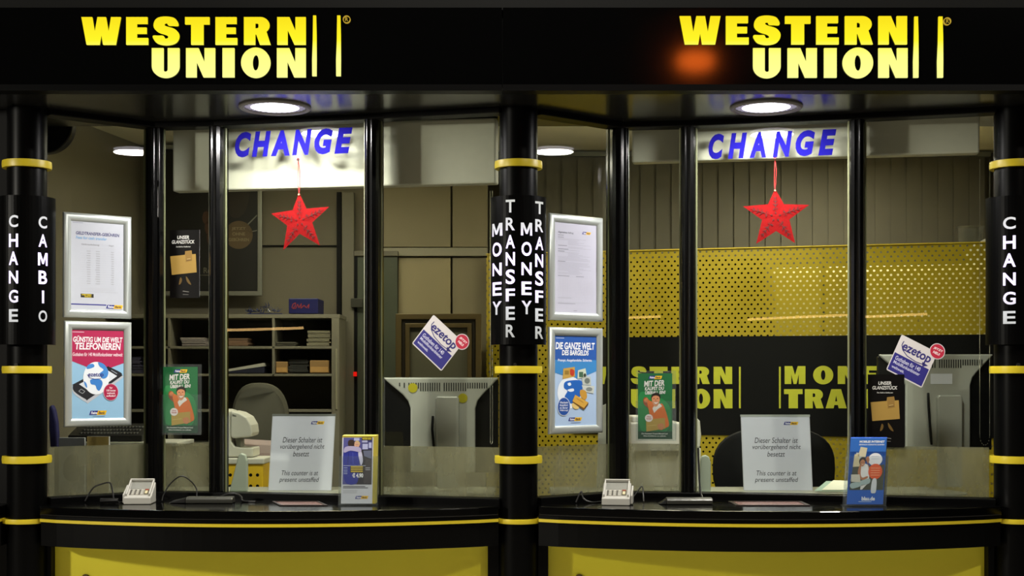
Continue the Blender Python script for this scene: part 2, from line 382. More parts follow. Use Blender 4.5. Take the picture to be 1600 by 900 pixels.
# ------------------------------------------------------------------ illuminated fascia
SD = 5.6; SY = SD-CAMD
FB, FT = SOFZ-.004, 3.05
signmat = emis_grad('backlit_yellow_letter', [(0, (255, 255, 150), 1.0), (.35, (255, 255, 135), 1.0), (.6, (255, 242, 40), 1.0), (1, (250, 226, 28), .95)], zat(121, SD), zat(24, SD), 1.05)
signs = [
 (-3.6, P(785, 0, SD).x-.002, 'black fascia with glowing yellow lettering above the left counter', 26.5, 69.5, 75, 120.5,
  [('W', 127, 188.3), ('E', 197, 231), ('S', 239, 280), ('T', 289, 327), ('E', 336.5, 370.3), ('R', 381, 422.5), ('N', 433, 477.5)],
  [('U', 237, 280), ('N', 290.5, 335.7), ('I', 347.5, 366), ('O', 376.5, 422.3), ('N', 432.5, 477.5)], [(487.5, 494.5), (525, 532.5)], (541.5, 30), 24, 118.5),
 (P(785, 0, SD).x+.002, 3.6, 'black fascia with glowing yellow lettering above the right counter', 25, 69, 75, 121,
  [('W', 1062, 1126), ('E', 1134.5, 1170), ('S', 1177.7, 1220), ('T', 1227, 1266.6), ('E', 1275.8, 1310.7), ('R', 1320.6, 1364), ('N', 1373, 1417.5)],
  [('U', 1177, 1220), ('N', 1231, 1276.6), ('I', 1288, 1307.5), ('O', 1317, 1364.5), ('N', 1373, 1418.4)], [(1427.5, 1435.5), (1465, 1474)], (1480.5, 33), 25.6, 121)]
for x0, x1, lab, ya, yb, yc, yd, r1, r2, bars, reg, bt, bb in signs:
    t = thing('sign_fascia', lab, 'sign', ((x0+x1)/2, SY, FB), 'lit fascias over the counters')
    b = MB(); b.box((x0, SY+.004, FB), (x1, SY+.07, FT), FASC); b.build('fascia_panel', t)
    b = MB(); b.box((x0, SY-.004, FB-.001), (x1, SY+.07, FB+.024), BLK); b.build('lower_edge', t)
    pl = lambda px, py: P(px, py, SD-.006)
    for row, a, c in ((r1, ya, yb), (r2, yc, yd)):
        for ch, xa, xb in row:
            b = MB(); glyph_px(b, ch, xa, a, xb, c, pl, (0, .014, 0), signmat); b.build('letter', t)
    for xa, xb in bars:
        b = MB(); m_ = (xa+xb)/2; q = (xb-xa)/2
        b.prism([[pl(m_-q*.55, bt), pl(m_+q*.75, bt), pl(m_+q*.95, bt+30), pl(m_+q, bb-25), pl(m_+q*.95, bb), pl(m_-q*.95, bb), pl(m_-q, bb-25), pl(m_-q*.7, bt+40)]], (0, .014, 0), signmat); b.build('bar', t)
    b = MB(); b.prism([[pl(reg[0]+6*cos(radians(a)), reg[1]+6*sin(radians(a))) for a in range(0, 360, 15)], [pl(reg[0]+4.9*cos(radians(a)), reg[1]+4.9*sin(radians(a))) for a in range(0, 360, 15)]], (0, .014, 0), emis('dim_backlit_yellow', (205, 170, 60), .8))
    vs, fs = text2d('R', .01); b.mesh([pl(reg[0]-2.2+4.6*a, reg[1]+3-6*c) for a, c in vs], fs, emis('dim_backlit_yellow', (205, 170, 60), .8)); b.build('registered_mark', t)

# ------------------------------------------------------------------ downlights in the soffit
for k, (px, cy) in enumerate(((429.5, -.045), (1197, -.045))):
    c = Vector(((px-HX)/FP*(cy+CAMD), cy, SOFZ))
    t = thing('downlight', 'round recessed downlight glowing above the %s counter' % GRP(k), 'ceiling light', c, 'round downlights in the soffit')
    b = MB(); b.lathe(c, [(.155, 0), (.155, -.006), (.148, -.012), (.135, -.010), (.130, 0)], mat('bezel_silver', (120, 118, 115), .6), 48, closed=True); b.build('bezel', t, smooth=True)
    b = MB()
    for j in range(30):
        a = 2*pi*j/30; d = Vector((cos(a), sin(a), 0)); e = Vector((-sin(a), cos(a), 0))*.0025
        b.prism([[c+d*.104+e, c+d*.104-e, c+d*.131-e, c+d*.131+e]], (0, 0, -.005), mat('reflector_rib', (120, 120, 120), .3, .7))
    b.build('reflector_ribs', t)
    b = MB(); b.lathe(c, [(.1305, -.002), (.104, -.0035), (.10, -.004)], emis('lamp_rim_glow', (225, 215, 240), .9), 40); b.build('reflector', t)
    b = MB(); b.lathe(c, [(.103, -.0045), (.098, -.005), (.05, -.0055), (.001, -.0055)], emis('lamp_glass_glow', (255, 250, 255), 6.0), 40); b.build('lamp_glass', t)
    area('lamp_light', c+Vector((0, 0, -.02)), (0, 0, 0), .2, DOWN_W, (1, .97, .93), t)
# downlights inside the back office, over the desks (lamp only lights the room)
for k, (x, y) in enumerate(((-1.1, 1.35), (1.15, 1.35))):
    t = thing('ceiling_lamp', 'rectangular ceiling lamp in the back office, %s side' % GRP(k), 'ceiling light', (x, y, 3.0), 'office ceiling lamps')
    b = MB(); b.box((x-.5, y-.12, 2.775), (x+.5, y+.12, 2.81), SILV); b.build('housing', t, bevel=.004)
    for xx in (x-.4, x+.4): b = MB(); b.cyl((xx, y, 2.805), (xx, y, 3.0), .004, SILV, n=8); b.build('suspension_rod', t)
    b = MB(); b.box((x-.48, y-.10, 2.768), (x+.48, y+.10, 2.776), emis('fluorescent_diffuser', (255, 248, 220), 3.0)); b.build('diffuser', t)
    area('lamp_light', (x, y, 2.83), (pi, 0, 0), 1.0, 10, (1, .95, .80), t, 'RECTANGLE', .2)
    area('lamp_light', (x, y, 2.76), (0, 0, 0), 1.0, ROOM_W*.85, (1, .95, .80), t, 'RECTANGLE', .2)

# ------------------------------------------------------------------ vertical illuminated column signs
colmat = emis_grad('backlit_white_letter', [(0, (185, 185, 178), 1.0), (.22, (225, 225, 225), 1.0), (.42, (228, 210, 255), 2.2), (.62, (224, 204, 255), 2.6), (.8, (240, 238, 240), 1.0), (1, (215, 215, 208), 1.0)], zat(530, 5.87), zat(312, 5.87), 1.0)
RP = .1205
def slice2d(vs, fs):
    bm = bmesh.new(); bv = [bm.verts.new((x, y, 0)) for x, y in vs]
    for f in fs:
        try: bm.faces.new([bv[i] for i in f])
        except ValueError: pass
    for k in range(1, 8): bmesh.ops.bisect_plane(bm, geom=bm.verts[:]+bm.edges[:]+bm.faces[:], plane_co=(k/8, 0, 0), plane_no=(1, 0, 0))
    bm.verts.index_update(); r_ = ([(v.co.x, v.co.y) for v in bm.verts], [tuple(v.index for v in f.verts) for f in bm.faces]); bm.free(); return r_
def col_sign(i, a0, a1, words, lab, grp):
    cx = COLX[i]; zt, zb = zat(304, 5.87), zat(538, 5.87)
    t = thing('vertical_sign', lab, 'sign', (cx, 0, zb), grp)
    b = MB(); n = 28
    A = [radians(a0+(a1-a0)*j/n) for j in range(n+1)]
    pts = [Vector((cx+RP*sin(a), -RP*cos(a), zb)) for a in A]+[Vector((cx+(RP-.005)*sin(a), -(RP-.005)*cos(a), zb)) for a in reversed(A)]
    b.prism([pts], (0, 0, zt-zb), mat('black_sign_shell', (3, 3, 3), .35, spec=.06)); b.build('sign_shell', t)
    for zz in (zt-.05, zb+.03): b = MB(); b.box((cx-.02, -.118, zz), (cx+.02, -.082, zz+.02), BLKP); b.build('bracket', t)
    for word, px, wd, rows, bold in words:
        # azimuth on the shell whose picture column is px
        best = min((abs(HX+FP*(cx+RP*sin(a))/(CAMD-RP*cos(a))-px), a) for a in [radians(q*.5) for q in range(-180, 181)] if sin(a)*cx*0 == 0)
        a_c = best[1]; D = CAMD-RP*cos(a_c)
        for ch, (ya, yb) in zip(word, rows):
            vs, fs = text2d(ch, .022); b = MB()
            ww = wd*(.26 if ch == 'I' else 1.12 if ch == 'M' else 1)/FP*5.87
            zs = (zat(ya, D), zat(yb, D)); q = []
            if ch == 'M': vs = [(0, 0), (0, 1), (.25, 1), (.5, .40), (.75, 1), (1, 1), (1, 0), (.8, 0), (.8, .66), (.58, .12), (.42, .12), (.2, .66), (.2, 0)]; fs = [tuple(range(13))]
            vs, fs = slice2d(vs, fs)
            for a, c in vs:
                an = a_c+(a-.5)*ww/RP; q.append(Vector((cx+(RP+.0015)*sin(an), -(RP+.0015)*cos(an), zs[1]+(zs[0]-zs[1])*c)))
            b.mesh(q, fs, colmat); b.build('letter', t)
def rows(y0, y1, n, h): return [(y0+(y1-y0-h)*j/(n-1), y0+(y1-y0-h)*j/(n-1)+h) for j in range(n)]
MON = [(349, 369), (379, 401), (411, 431), (441, 462), (471, 492)]
TRA = [(312, 332), (340, 360), (367, 388), (394, 415), (421, 444), (451, 471), (479, 500), (507, 527)]
T2 = [(a+3, b+2.5) for a, b in TRA]
col_sign(1, -88, 84, [('MONEY', 776, 23, MON, 0), ('TRANSFER', 797.5, 15, TRA, 0), ('MONEY', 823, 16.5, [(a-1, b-1) for a, b in MON], 0), ('TRANSFER', 843, 19, T2, 0)],
         'black curved column sign with four glowing words between the two bays', 'curved signs on the columns')
CH = [(336, 355), (365, 386), (393, 414), (423, 443), (453, 473), (483, 503)]
CA = [(338, 357), (366, 386), (395, 415), (423, 444), (454, 474), (485, 503)]
col_sign(0, -75, 98, [('CHANGE', 21, 15, CH, 0), ('CAMBIO', 67, 15, CA, 0)], 'black curved column sign with two glowing words at the left end', 'curved signs on the columns')
col_sign(2, -98, 85, [('CHANGE', 1577, 19, [(a+3, b+3) for a, b in CH], 0)], 'black curved column sign with one visible glowing word at the right end', 'curved signs on the columns')

# ------------------------------------------------------------------ counters
def bow(x0, x1, off, bulge=.22, n=24):
    return [(x0+(x1-x0)*i/n, -.095-bulge*sin(pi*i/n)**.8+off) for i in range(n+1)]
def counter(x0, x1, lab, full=True, bl=.22):
    t = thing('bow_fronted_counter', lab, 'counter', ((x0+x1)/2, 0, 0), 'black counters with a yellow stripe')
    for nm, z0, z1, off, m in (('worktop', .962, CZ, 0, BLKT), ('apron_upper', .946, .962, .012, BLK), ('yellow_stripe', .933, .946, .006, YEL), ('apron', .83, .933, .02, BLK)):
        pts = bow(x0, x1, off, bl); b = MB()
        back = .46 if nm == 'worktop' else .07
        b.prism([[Vector((x, y, z0)) for x, y in pts]+[Vector((x1, back, z0)), Vector((x0, back, z0))]], (0, 0, z1-z0), m)
        b.build(nm, t, bevel=.005 if nm == 'worktop' else 0, smooth=False)
    if full is None: return t
    xa, xb = full; zt = zat(851, 6.02)
    b = MB(); b.box((xa, .045, .12), (xb, .07, zt), YELP); fp = b.build('front_panel', t)
    b = MB(); b.box((x0, .0, .0), (xa-.002, .07, .83), BLK); b.box((xb+.002, .0, 0), (x1, .07, .83), BLK); b.box((xa-.002, .0, 0), (xb+.002, .07, .12), BLK); b.box((xa-.002, .0, zt), (xb+.002, .07, .83), BLK)
    b.build('front_frame', t)
    lx = xa+.135; b = MB(); b.cyl((lx, .045, zat(898, 6)-.02), (lx, .035, zat(898, 6)-.02), .017, mat('dull_brass', (110, 95, 60), .35, .7)); b.build('lock', fp, smooth=True)
    return t
counter(COLX[0]+.086, COLX[1]-.086, 'black bow-fronted counter with yellow stripe and yellow front, under the left fascia', (P(83, 0, 6.02).x, P(762, 0, 6.02).x))
counter(COLX[1]+.086, COLX[2]-.086, 'black bow-fronted counter with yellow stripe and yellow front, under the right fascia', (P(857, 0, 6.02).x, P(1541, 0, 6.02).x))
counter(-3.2, COLX[0]-.086, 'end of a black counter running out of view at the far left', None)
counter(COLX[2]+.086, 3.3, 'end of a black counter running out of view at the far right', None)

# ------------------------------------------------------------------ interior: back panel, curtain, blinds, wall panels
PB = Plane((P(760, 0, 8.5).x, 2.5), (P(1575, 0, 7.72).x, 1.72))
zt, zu, zl, zbm = 2.306, 1.792, 1.212, .70
def on_pb(u, z, d=0.0): return PB.a+PB.u*u+PB.n*d+Vector((0, 0, z))
Lp = (PB.b-PB.a).length
ub = (PB.hit(895, 590)-PB.a).dot(PB.u)
t = thing('perforated_screen', 'long yellow perforated metal screen with black lettered band behind the right counter', 'screen', PB.a)
t.rotation_euler = (0, 0, atan2(PB.u.y, PB.u.x))
PERF = perforated('yellow_perforated_steel', (182, 160, 34))
def pb_part(name, u0, u1, z0, z1, m, d=0.0, th=.004):
    me = MB(); me.box((u0, -d-th, z0), (u1, -d, z1), m); return me
for nm, u0, u1, z0, z1 in (('upper_sheet', 0, Lp, zu, zt), ('lower_sheet', 0, Lp, zbm, zl), ('side_sheet', 0, ub, zl, zu)):
    b = pb_part(nm, u0, u1, z0, z1, PERF, th=.002); o = b.build(nm); o.parent = t
b = pb_part('band', ub, Lp, zl, zu, mat('black_band_board', (6, 6, 6), .5, spec=.25), .002, .01); o = b.build('lettered_band'); o.parent = t
b = pb_part('cap', 0, Lp, zt, zt+.006, mat('yellow_edge', (232, 205, 70), .4), 0, .012); o = b.build('top_edge'); o.parent = t
for u in (.02, Lp/3, 2*Lp/3, Lp-.02): b = MB(); b.box((u-.012, .004, 0), (u+.012, .03, zt-.01), GREYP); o = b.build('support_post'); o.parent = t
pb_l = Plane(PB.a.xy, PB.b.xy, .0135)
OLI = mat('yellow_vinyl', (212, 214, 60), .45)
def lettering_word(word, y0, y1):
    for ch, xa, xb in word:
        b = MB(); glyph_px(b, ch, xa, y0, xb, y1, pb_l.hit, PB.n*-.001, OLI)
        ca, sa = PB.u.x, PB.u.y; loc = PB.a
        b.v = [Vector(((v-loc).x*ca+(v-loc).y*sa, -(v-loc).x*sa+(v-loc).y*ca, v.z)) for v in b.v]
        o = b.build('letter'); o.parent = t
lettering_word([('W', 912, 949), ('E', 955, 979), ('S', 986, 1011), ('T', 1015, 1043), ('E', 1049, 1073), ('R', 1081, 1109), ('N', 1115, 1144)], 573, 600)
lettering_word([('U', 986, 1017), ('N', 1025, 1055), ('I', 1062, 1074), ('O', 1081, 1109.5), ('N', 1115, 1144.5)], 608, 638)
lettering_word([('M', 1226, 1258.5), ('O', 1270.5, 1302), ('N', 1309, 1341), ('E', 1346, 1370.5), ('Y', 1376, 1408)], 572, 600)
lettering_word([('T', 1225, 1254), ('R', 1257.5, 1287), ('A', 1290, 1323), ('N', 1327, 1358), ('S', 1364, 1390), ('F', 1396, 1420), ('E', 1426, 1450), ('R', 1456, 1484)], 608, 638)
for px in (1156, 1218.5):
    lettering_word([('I', px-1.4, px+1.4)], 573, 638)
# added cupboards behind the screen make its holes dark at left, bright at right
def cab(x0, x1, y0, y1, z1, m, lab, doorm):
    t = thing('backdrop_cupboard', lab, 'cupboard', ((x0+x1)/2, y0, 0))
    b = MB(); b.box((x0, y0+.02, 0), (x1, y1, z1), m); b.build('body', t, bevel=.004)
    n = 3
    for i in range(n):
        a = x0+(x1-x0)*i/n; c = x0+(x1-x0)*(i+1)/n; b = MB(); b.box((a+.003, y0, .04), (c-.003, y0+.018, z1-.005), doorm); d = b.build('door', t, bevel=.002)
    return t
DK = mat('dark_hole_backing', (7, 6, 6), .8, spec=.2); PALE = mat('pale_hole_backing', (235, 225, 180), .5)
# vertical slat curtain on the back wall
t = thing('vertical_blind', 'grey vertical slat curtain hanging across the back wall above the yellow screen', 'curtain', (1.4, 2.8, 0))
b = MB(); b.box((-.1, 2.8, 2.96), (3.05, 2.86, 2.99), GREYP); b.build('rail', t)
b = MB(); SL = mat('grey_slat_fabric', (112, 108, 94), .75, var=.08, scale=8)
for i in range(31):
    x = -.03+i*.1; a = radians(7); w = .0515
    b.prism([[Vector((x-w*cos(a), 2.83-w*sin(a), 1.0)), Vector((x+w*cos(a), 2.83+w*sin(a), 1.0)), Vector((x+w*cos(a), 2.832+w*sin(a), 1.0)), Vector((x-w*cos(a), 2.832-w*sin(a), 1.0))]], (0, 0, 1.97), SL)
b.build('slats', t)

# roller blinds just inside the glass
BLF = glassmat('cream_blind_fabric', haze=1.0, hazecol=(238, 228, 196))
for n_ in list(BLF.node_tree.nodes):
    if n_.type == 'BSDF_GLOSSY': n_.inputs[0].default_value = (.02, .02, .02, 1); n_.inputs['Roughness'].default_value = .6
    if n_.type == 'MAP_RANGE': n_.inputs[3].default_value = 1; n_.inputs[4].default_value = 1
    if n_.type == 'MIX_SHADER' and not n_.inputs[0].is_linked: n_.inputs[0].default_value = .35
def roller(k, x0, x1, y_rail, y_fab, y_cas, lab):
    N = NODES[k]; pl = Plane((N[1][0]+.02, N[1][1]+.13), (N[4][0], N[4][1]+.20))
    O, U, V = pl.corner(x0, x1, y_fab, y_rail)
    t = thing('roller_blind', lab, 'blind', O, 'cream roller blinds')
    ztop = pl.hit(x0, y_cas[0]).z
    q = lambda s_, z, d: Vector((O.x, O.y, 0))+U*s_+pl.n*d+Vector((0, 0, z))
    b = MB(); b.prism([[q(0.01, O.z, 0), q(.99, O.z, 0), q(.99, O.z+V.z, 0), q(.01, O.z+V.z, 0)]], pl.n*.002, BLF); b.build('fabric', t)
    b = MB(); zr = O.z+V.z; b.prism([[q(0, zr-.028, -.008), q(1, zr-.028, -.008), q(1, zr, -.008), q(0, zr, -.008)]], pl.n*.016, mat('blind_rail', (215, 215, 205), .3, .2)); b.build('bottom_rail', t, bevel=.004)
    b = MB(); b.prism([[q(-.01, O.z, -.05), q(1.0, O.z, -.05), q(1.0, ztop, -.05), q(-.01, ztop, -.05)]], pl.n*.07, mat('blind_cassette', (190, 187, 172), .5)); b.build('cassette', t, bevel=.008)
    return pl, t
pl0, rb0 = roller(0, 277, 776, (218, 198), (302, 285), (202,), 'cream roller blind half lowered behind the left window')
pl1, rb1 = roller(1, 993, 1530, (215, 198), (254, 241), (198,), 'cream roller blind almost rolled up behind the right window')
def chain(px, y0, y1, D, lab, gap):
    t0 = P(px, y1, D); b = MB(); m = mat('steel_beads', (200, 200, 190), .25, .8)
    zt_ = zat(y0, D); n = 0
    for s_ in (0, 1):
        z = t0.z
        while z < zt_:
            c = Vector((t0.x+s_*gap, t0.y, z)); b.lathe(c, [(.0001, -.0022), (.0022, 0), (.0001, .0022)], m, 6); z += .0065
    for j in range(8):
        a = pi+pi*(j+.5)/8; c = Vector((t0.x+gap/2+gap/2*cos(a), t0.y, t0.z+gap/2*sin(a)*2)); b.lathe(c, [(.0001, -.0022), (.0022, 0), (.0001, .0022)], m, 6)
    tag(b.build('bead_chain'), lab, 'blind chain', 'blind pull chains')
chain(766, 297, 690, 6.28, 'thin metal bead chain of the left blind beside the middle column', .010)
chain(1531, 250, 680, 6.27, 'looped metal bead chain of the right blind beside the right column', .045)

# wall panelling, door and framed board behind the left counter
D0 = 8.6
def flat(name, x0, y0, x1, y1, D, m, th=.02, parent=None, bevel=0):
    a = P(x0, y0, D); c = P(x1, y1, D); b = MB(); b.box((a.x, a.y, c.z), (c.x, a.y+th, a.z), m); return b.build(name, parent, bevel=bevel)
PAN = mat('warm_grey_panel', (138, 128, 100), .6, var=.05, scale=3)
t = thing('wall_panelling', 'warm grey wall panelling with a horizontal rail behind the left counter', 'wall panels', P(650, 500, 8.56))
flat('upper_panel', 592, 270, 704, 386, 8.56, PAN, .03, t, .003); flat('upper_panel', 707, 270, 762, 386, 8.56, PAN, .03, t, .003)
flat('lower_panel', 622, 402, 704, 700, 8.57, mat('warm_grey_light', (160, 148, 112), .6, var=.04), .03, t, .003); flat('lower_panel', 707, 402, 762, 700, 8.57, PAN, .03, t, .003)
flat('rail', 585, 387, 762, 400, 8.54, mat('grey_rail', (150, 145, 125), .5), .05, t, .004)
t = thing('interior_glass_door', 'greenish glass door with grey frame beyond the left counter', 'door', P(590, 700, 8.5)); t['kind'] = 'thing'
flat('door_frame', 534, 300, 553, 760, 8.5, mat('door_frame_grey', (112, 108, 92), .6), .06, t, .004)
flat('door_frame', 553, 392, 622, 400, 8.5, mat('door_frame_grey', (112, 108, 92), .6), .06, t, .004)
flat('door_leaf', 558, 400, 621, 760, 8.52, mat('green_tinted_glass', (84, 90, 76), .25), .02, t, .002)
flat('hinge_stile', 553, 400, 558, 760, 8.51, BLKF, .03, t)
flat('latch', 548, 466, 566, 480, 8.47, mat('dark_latch', (60, 60, 50), .4), .03, t, .002)
flat('indicator', 552, 581, 557, 588, 8.47, emis('red_indicator', (255, 30, 20), .8), .02, t)
flat('wall_seam', 408, 383, 526, 384.5, 8.6, BLKF, .02, t)
flat('seam', 526, 300, 533, 760, 8.55, BLKF, .03, t)
# stacked picture frame
t = thing('picture_frame', 'bronze frame leaning at the wall above the left computer screen', 'picture frame', P(690, 600, 8.3))
SHM_ = mat('grey_cupboard_door', (118, 114, 100), .6)
BRZ = mat('bronze_frame', (92, 78, 46), .4, .3)
def frame_ring(x0, y0, x1, y1, w, D, m, th, parent, nm='frame'):
    b = MB(); out = [P(x0, y0, D), P(x1, y0, D), P(x1, y1, D), P(x0, y1, D)]; inn = [P(x0+w, y0+w, D), P(x1-w, y0+w, D), P(x1-w, y1-w, D), P(x0+w, y1-w, D)]
    b.prism([out, inn], (0, th, 0), m); return b.build(nm, parent, bevel=.004)
frame_ring(618, 490, 752, 700, 9, 8.3, BRZ, .03, t, 'outer_frame'); frame_ring(627, 499, 743, 700, 6, 8.32, mat('dark_bronze', (40, 34, 22), .4), .03, t, 'middle_frame'); frame_ring(633, 505, 737, 700, 7, 8.31, BRZ, .03, t, 'inner_frame')
flat('panel', 636, 508, 734, 700, 8.34, mat('grey_panel_glass', (92, 90, 74), .3, var=.1, scale=5), .01, t)
t = thing('low_cupboard', 'low grey cupboard carrying the bronze frame, hidden behind the left monitor', 'cupboard', (P(690, 700, 8.3).x, 2.28, 0))
p0_ = P(610, 700, 8.25); p1_ = P(758, 700, 8.25); b = MB(); b.box((p0_.x, 2.27, 0), (p1_.x, 2.5, P(0, 700, 8.3).z-.001), GREYP); b.build('cupboard_body', t, bevel=.004)
for j in range(2): b = MB(); b.box((p0_.x+.01+j*(p1_.x-p0_.x)/2, 2.255, .05), (p0_.x-.01+(j+1)*(p1_.x-p0_.x)/2, 2.269, 1.05), SHM_); b.build('door', t, bevel=.003)
# big framed dark poster on the back wall
t = thing('wall_poster', 'large dark framed poster on the wall above the shelving, left bay', 'poster', P(330, 462, 8.5))
frame_ring(236, 226, 409, 462, 7, 8.5, mat('poster_frame_grey', (150, 150, 140), .35, .5), .025, t)
a_ = P(243, 233, 8.515); c_ = P(402, 455, 8.515)
A = Art(a_, (c_.x-a_.x, 0, 0), (0, 0, c_.z-a_.z), 243, 233, 402, 455)
A.rect(243, 233, 402, 455, (24, 22, 19), 0)
A.circ(373, 367, 22, 22, (96, 78, 52), 1); A.text('JETZT', 362, 355, 384, 360, (140, 125, 95), 2); A.text('OHNE', 363, 363, 383, 368, (140, 125, 95), 2); A.text('GEBÜHREN', 357, 371, 389, 377, (140, 125, 95), 2)
A.line([(386, 352), (402, 336)], 2, (120, 118, 110), 1); A.line([(388, 363), (402, 360)], 1.5, (120, 118, 110), 1); A.line([(340, 402), (356, 383)], 2, (120, 118, 110), 1)
A.blob([(352, 240), (385, 245), (392, 290), (380, 335), (356, 330)], (44, 36, 28), 1)
for i in range(5): A.circ(322+i*3, 340+i*16, 6-i*.6, 10, (70, 46, 30), 1)
A.line([(312, 430), (348, 430)], 1.2, (90, 86, 75), 1); A.text('Reise', 318, 418, 342, 427, (100, 96, 84), 2)
A.build('print', t)

# shelving unit
SHD = 8.15; SHM = mat('grey_shelf', (128, 124, 106), .6)
t = thing('shelving_unit', 'wide grey open shelving unit behind the left counter', 'shelves', P(340, 760, SHD))
def slab(name, x0, y0, x1, y1, D, m, th, parent, bevel=.002): return flat(name, x0, y0, x1, y1, D, m, th, parent, bevel)
slab('top_board', 150, 491, 531, 497, SHD, SHM, .32, t); slab('shelf', 150, 541, 518, 545, SHD, SHM, .3, t); slab('shelf', 150, 584, 518, 588, SHD, SHM, .3, t); slab('shelf', 150, 640, 518, 644, SHD, SHM, .3, t); slab('shelf', 150, 692, 518, 697, SHD, SHM, .3, t)
slab('side_panel', 518, 497, 530, 790, SHD, SHM, .32, t); slab('side_panel', 150, 497, 154, 790, SHD, SHM, .32, t); slab('divider', 425, 497, 429, 588, SHD, SHM, .3, t); slab('divider', 262, 497, 266, 790, SHD, SHM, .3, t)
slab('back_board', 150, 497, 518, 790, SHD+.31, mat('shelf_back', (70, 67, 56), .7), .01, t)
slab('edge_strip', 524, 545, 527, 640, SHD-.004, mat('shelf_strip', (160, 156, 130), .4), .004, t)
# things on the shelves
def paper_stack(x0, x1, y0, y1, D, rgb, lab, skew=0, n=None):
    b = MB(); a = P(x0, y1, D)+Vector((0, 0, LIFT)); c = P(x1, y0, D)+Vector((0, 0, LIFT)); n = n or max(3, int((c.z-a.z)/.008)); h = (c.z-a.z)/n
    for i in range(n):
        dx = random.uniform(-.006, .006)+skew*i; g = random.uniform(.85, 1.1)
        b.box((a.x+dx, a.y+random.uniform(0, .01), a.z+h*i), (c.x+dx, a.y+.2, a.z+h*(i+.8)), mat('paper_%d' % (i % 3), tuple(int(min(255, v*(.9+.08*(i % 3)))) for v in rgb), .7))
    tag(b.build('paper_stack'), lab, 'papers')
SD1 = SHD+.03
LIFT = .0035
paper_stack(480, 515, 517, 541, SD1, (150, 145, 120), 'tall pile of papers on the upper shelf, right end')
paper_stack(283, 320, 528, 541, SD1, (165, 155, 150), 'low white paper pile on the upper shelf, seen through the narrow pane')
paper_stack(350, 387, 529, 541, SD1, (140, 110, 85), 'low brown paper pile on the upper shelf beside the post')
paper_stack(256, 262, 532, 541, SD1, (190, 180, 110), 'thin yellowish pile on the upper shelf, left')
paper_stack(205, 219, 558, 584, SD1, (80, 78, 100), 'bluish folded pile on the shelf beside the framed advert')
paper_stack(432, 462, 535, 541, SD1, (100, 98, 84), 'flat dark pile of forms on the upper shelf, middle')
paper_stack(451, 481, 562, 584, SD1+.02, (60, 60, 56), 'dark pile of files on the lower shelf, middle')
def boxy(nm, x0, x1, y0, y1, D, m, lab, cat, dep=.2, flap=None):
    t = thing(nm, lab, cat, P((x0+x1)/2, y1, D)); a = P(x0, y1, D)+Vector((0, 0, LIFT)); c = P(x1, y0, D)+Vector((0, 0, LIFT))
    b = MB(); b.box((a.x, a.y, a.z), (c.x, a.y+dep, c.z), m); bb_ = b.build('box_body', t, bevel=.004)
    if flap: b = MB(); b.box((a.x+.004, a.y-.003, a.z+.006), (c.x-.004, a.y-.0005, (a.z+c.z)/2), flap); b.build('label_strip', bb_)
    return t
CARD = mat('cardboard', (165, 130, 80), .7)
boxy('carton', 431, 449, 566, 584, SD1, CARD, 'small cardboard box on the lower shelf by the divider', 'box', flap=mat('carton_label', (205, 160, 95), .6))
boxy('carton', 484, 514, 564, 584, SD1, CARD, 'cardboard tray on the lower shelf, right end', 'box', flap=mat('carton_label', (205, 160, 95), .6))
t = thing('ring_binder', 'dark blue folder lying on the lower shelf with pale edge', 'folder', P(385, 584, SD1))
b = MB(); a = P(355, 583, SD1); c = P(413, 583, SD1); e = P(413, 569, SD1); b.prism([[a, c, e, P(355, 579, SD1)]], (0, .22, 0), mat('navy_folder', (40, 42, 60), .5)); b.build('cover', t, bevel=.002)
b = MB(); b.prism([[P(355, 577, SD1-.002), P(412, 567, SD1-.002), P(414, 572, SD1-.002), P(355, 580.5, SD1-.002)]], (0, .2, 0), mat('page_edges', (200, 198, 185), .6)); b.build('pages', t)
# blue gift box with scribble, tinsel
t = boxy('blue_box', 451, 497, 467, 491, SHD+.05, mat('navy_box', (32, 34, 92), .4), 'dark blue box with red scribble on top of the shelving', 'box', .25)
a = P(453, 469, SHD+.048); c = P(495, 490, SHD+.048); A = Art(a, (c.x-a.x, 0, 0), (0, 0, c.z-a.z), 0, 0, 42, 21)
A.line([(3, 12), (5, 6), (9, 4), (8, 10), (4, 13), (9, 13), (12, 6), (14, 12), (18, 5), (17, 13), (22, 8), (26, 12), (30, 6), (29, 13)], 1.1, (170, 60, 60), 1); A.build('scribble', t)
b = MB(); m1 = mat('blue_tinsel', (60, 70, 120), .3, .6); m2 = mat('silver_tinsel', (130, 130, 125), .3, .7)
for i in range(70):
    f = random.random(); c = P(384+52*f, 489-3*random.random()-(9 if .5 < f < .72 else 2)*random.random(), SHD+.08); d = Vector((random.uniform(-1, 1), random.uniform(-.6, .6), random.uniform(-.2, .7))).normalized()*random.uniform(.015, .04)
    b.cyl(c, c+d, .003, m1 if random.random() < .6 else m2, r1=.001, n=5)
b.box((P(384, 491, SHD).x, P(384, 491, SHD+.06).y, P(384, 491, SHD+.06).z), (P(438, 491, SHD).x, P(384, 491, SHD+.1).y, P(384, 489.5, SHD+.06).z), m1)
tag(b.build('tinsel_bundle'), 'tangled blue and silver tinsel lying on the shelving top', 'decoration')

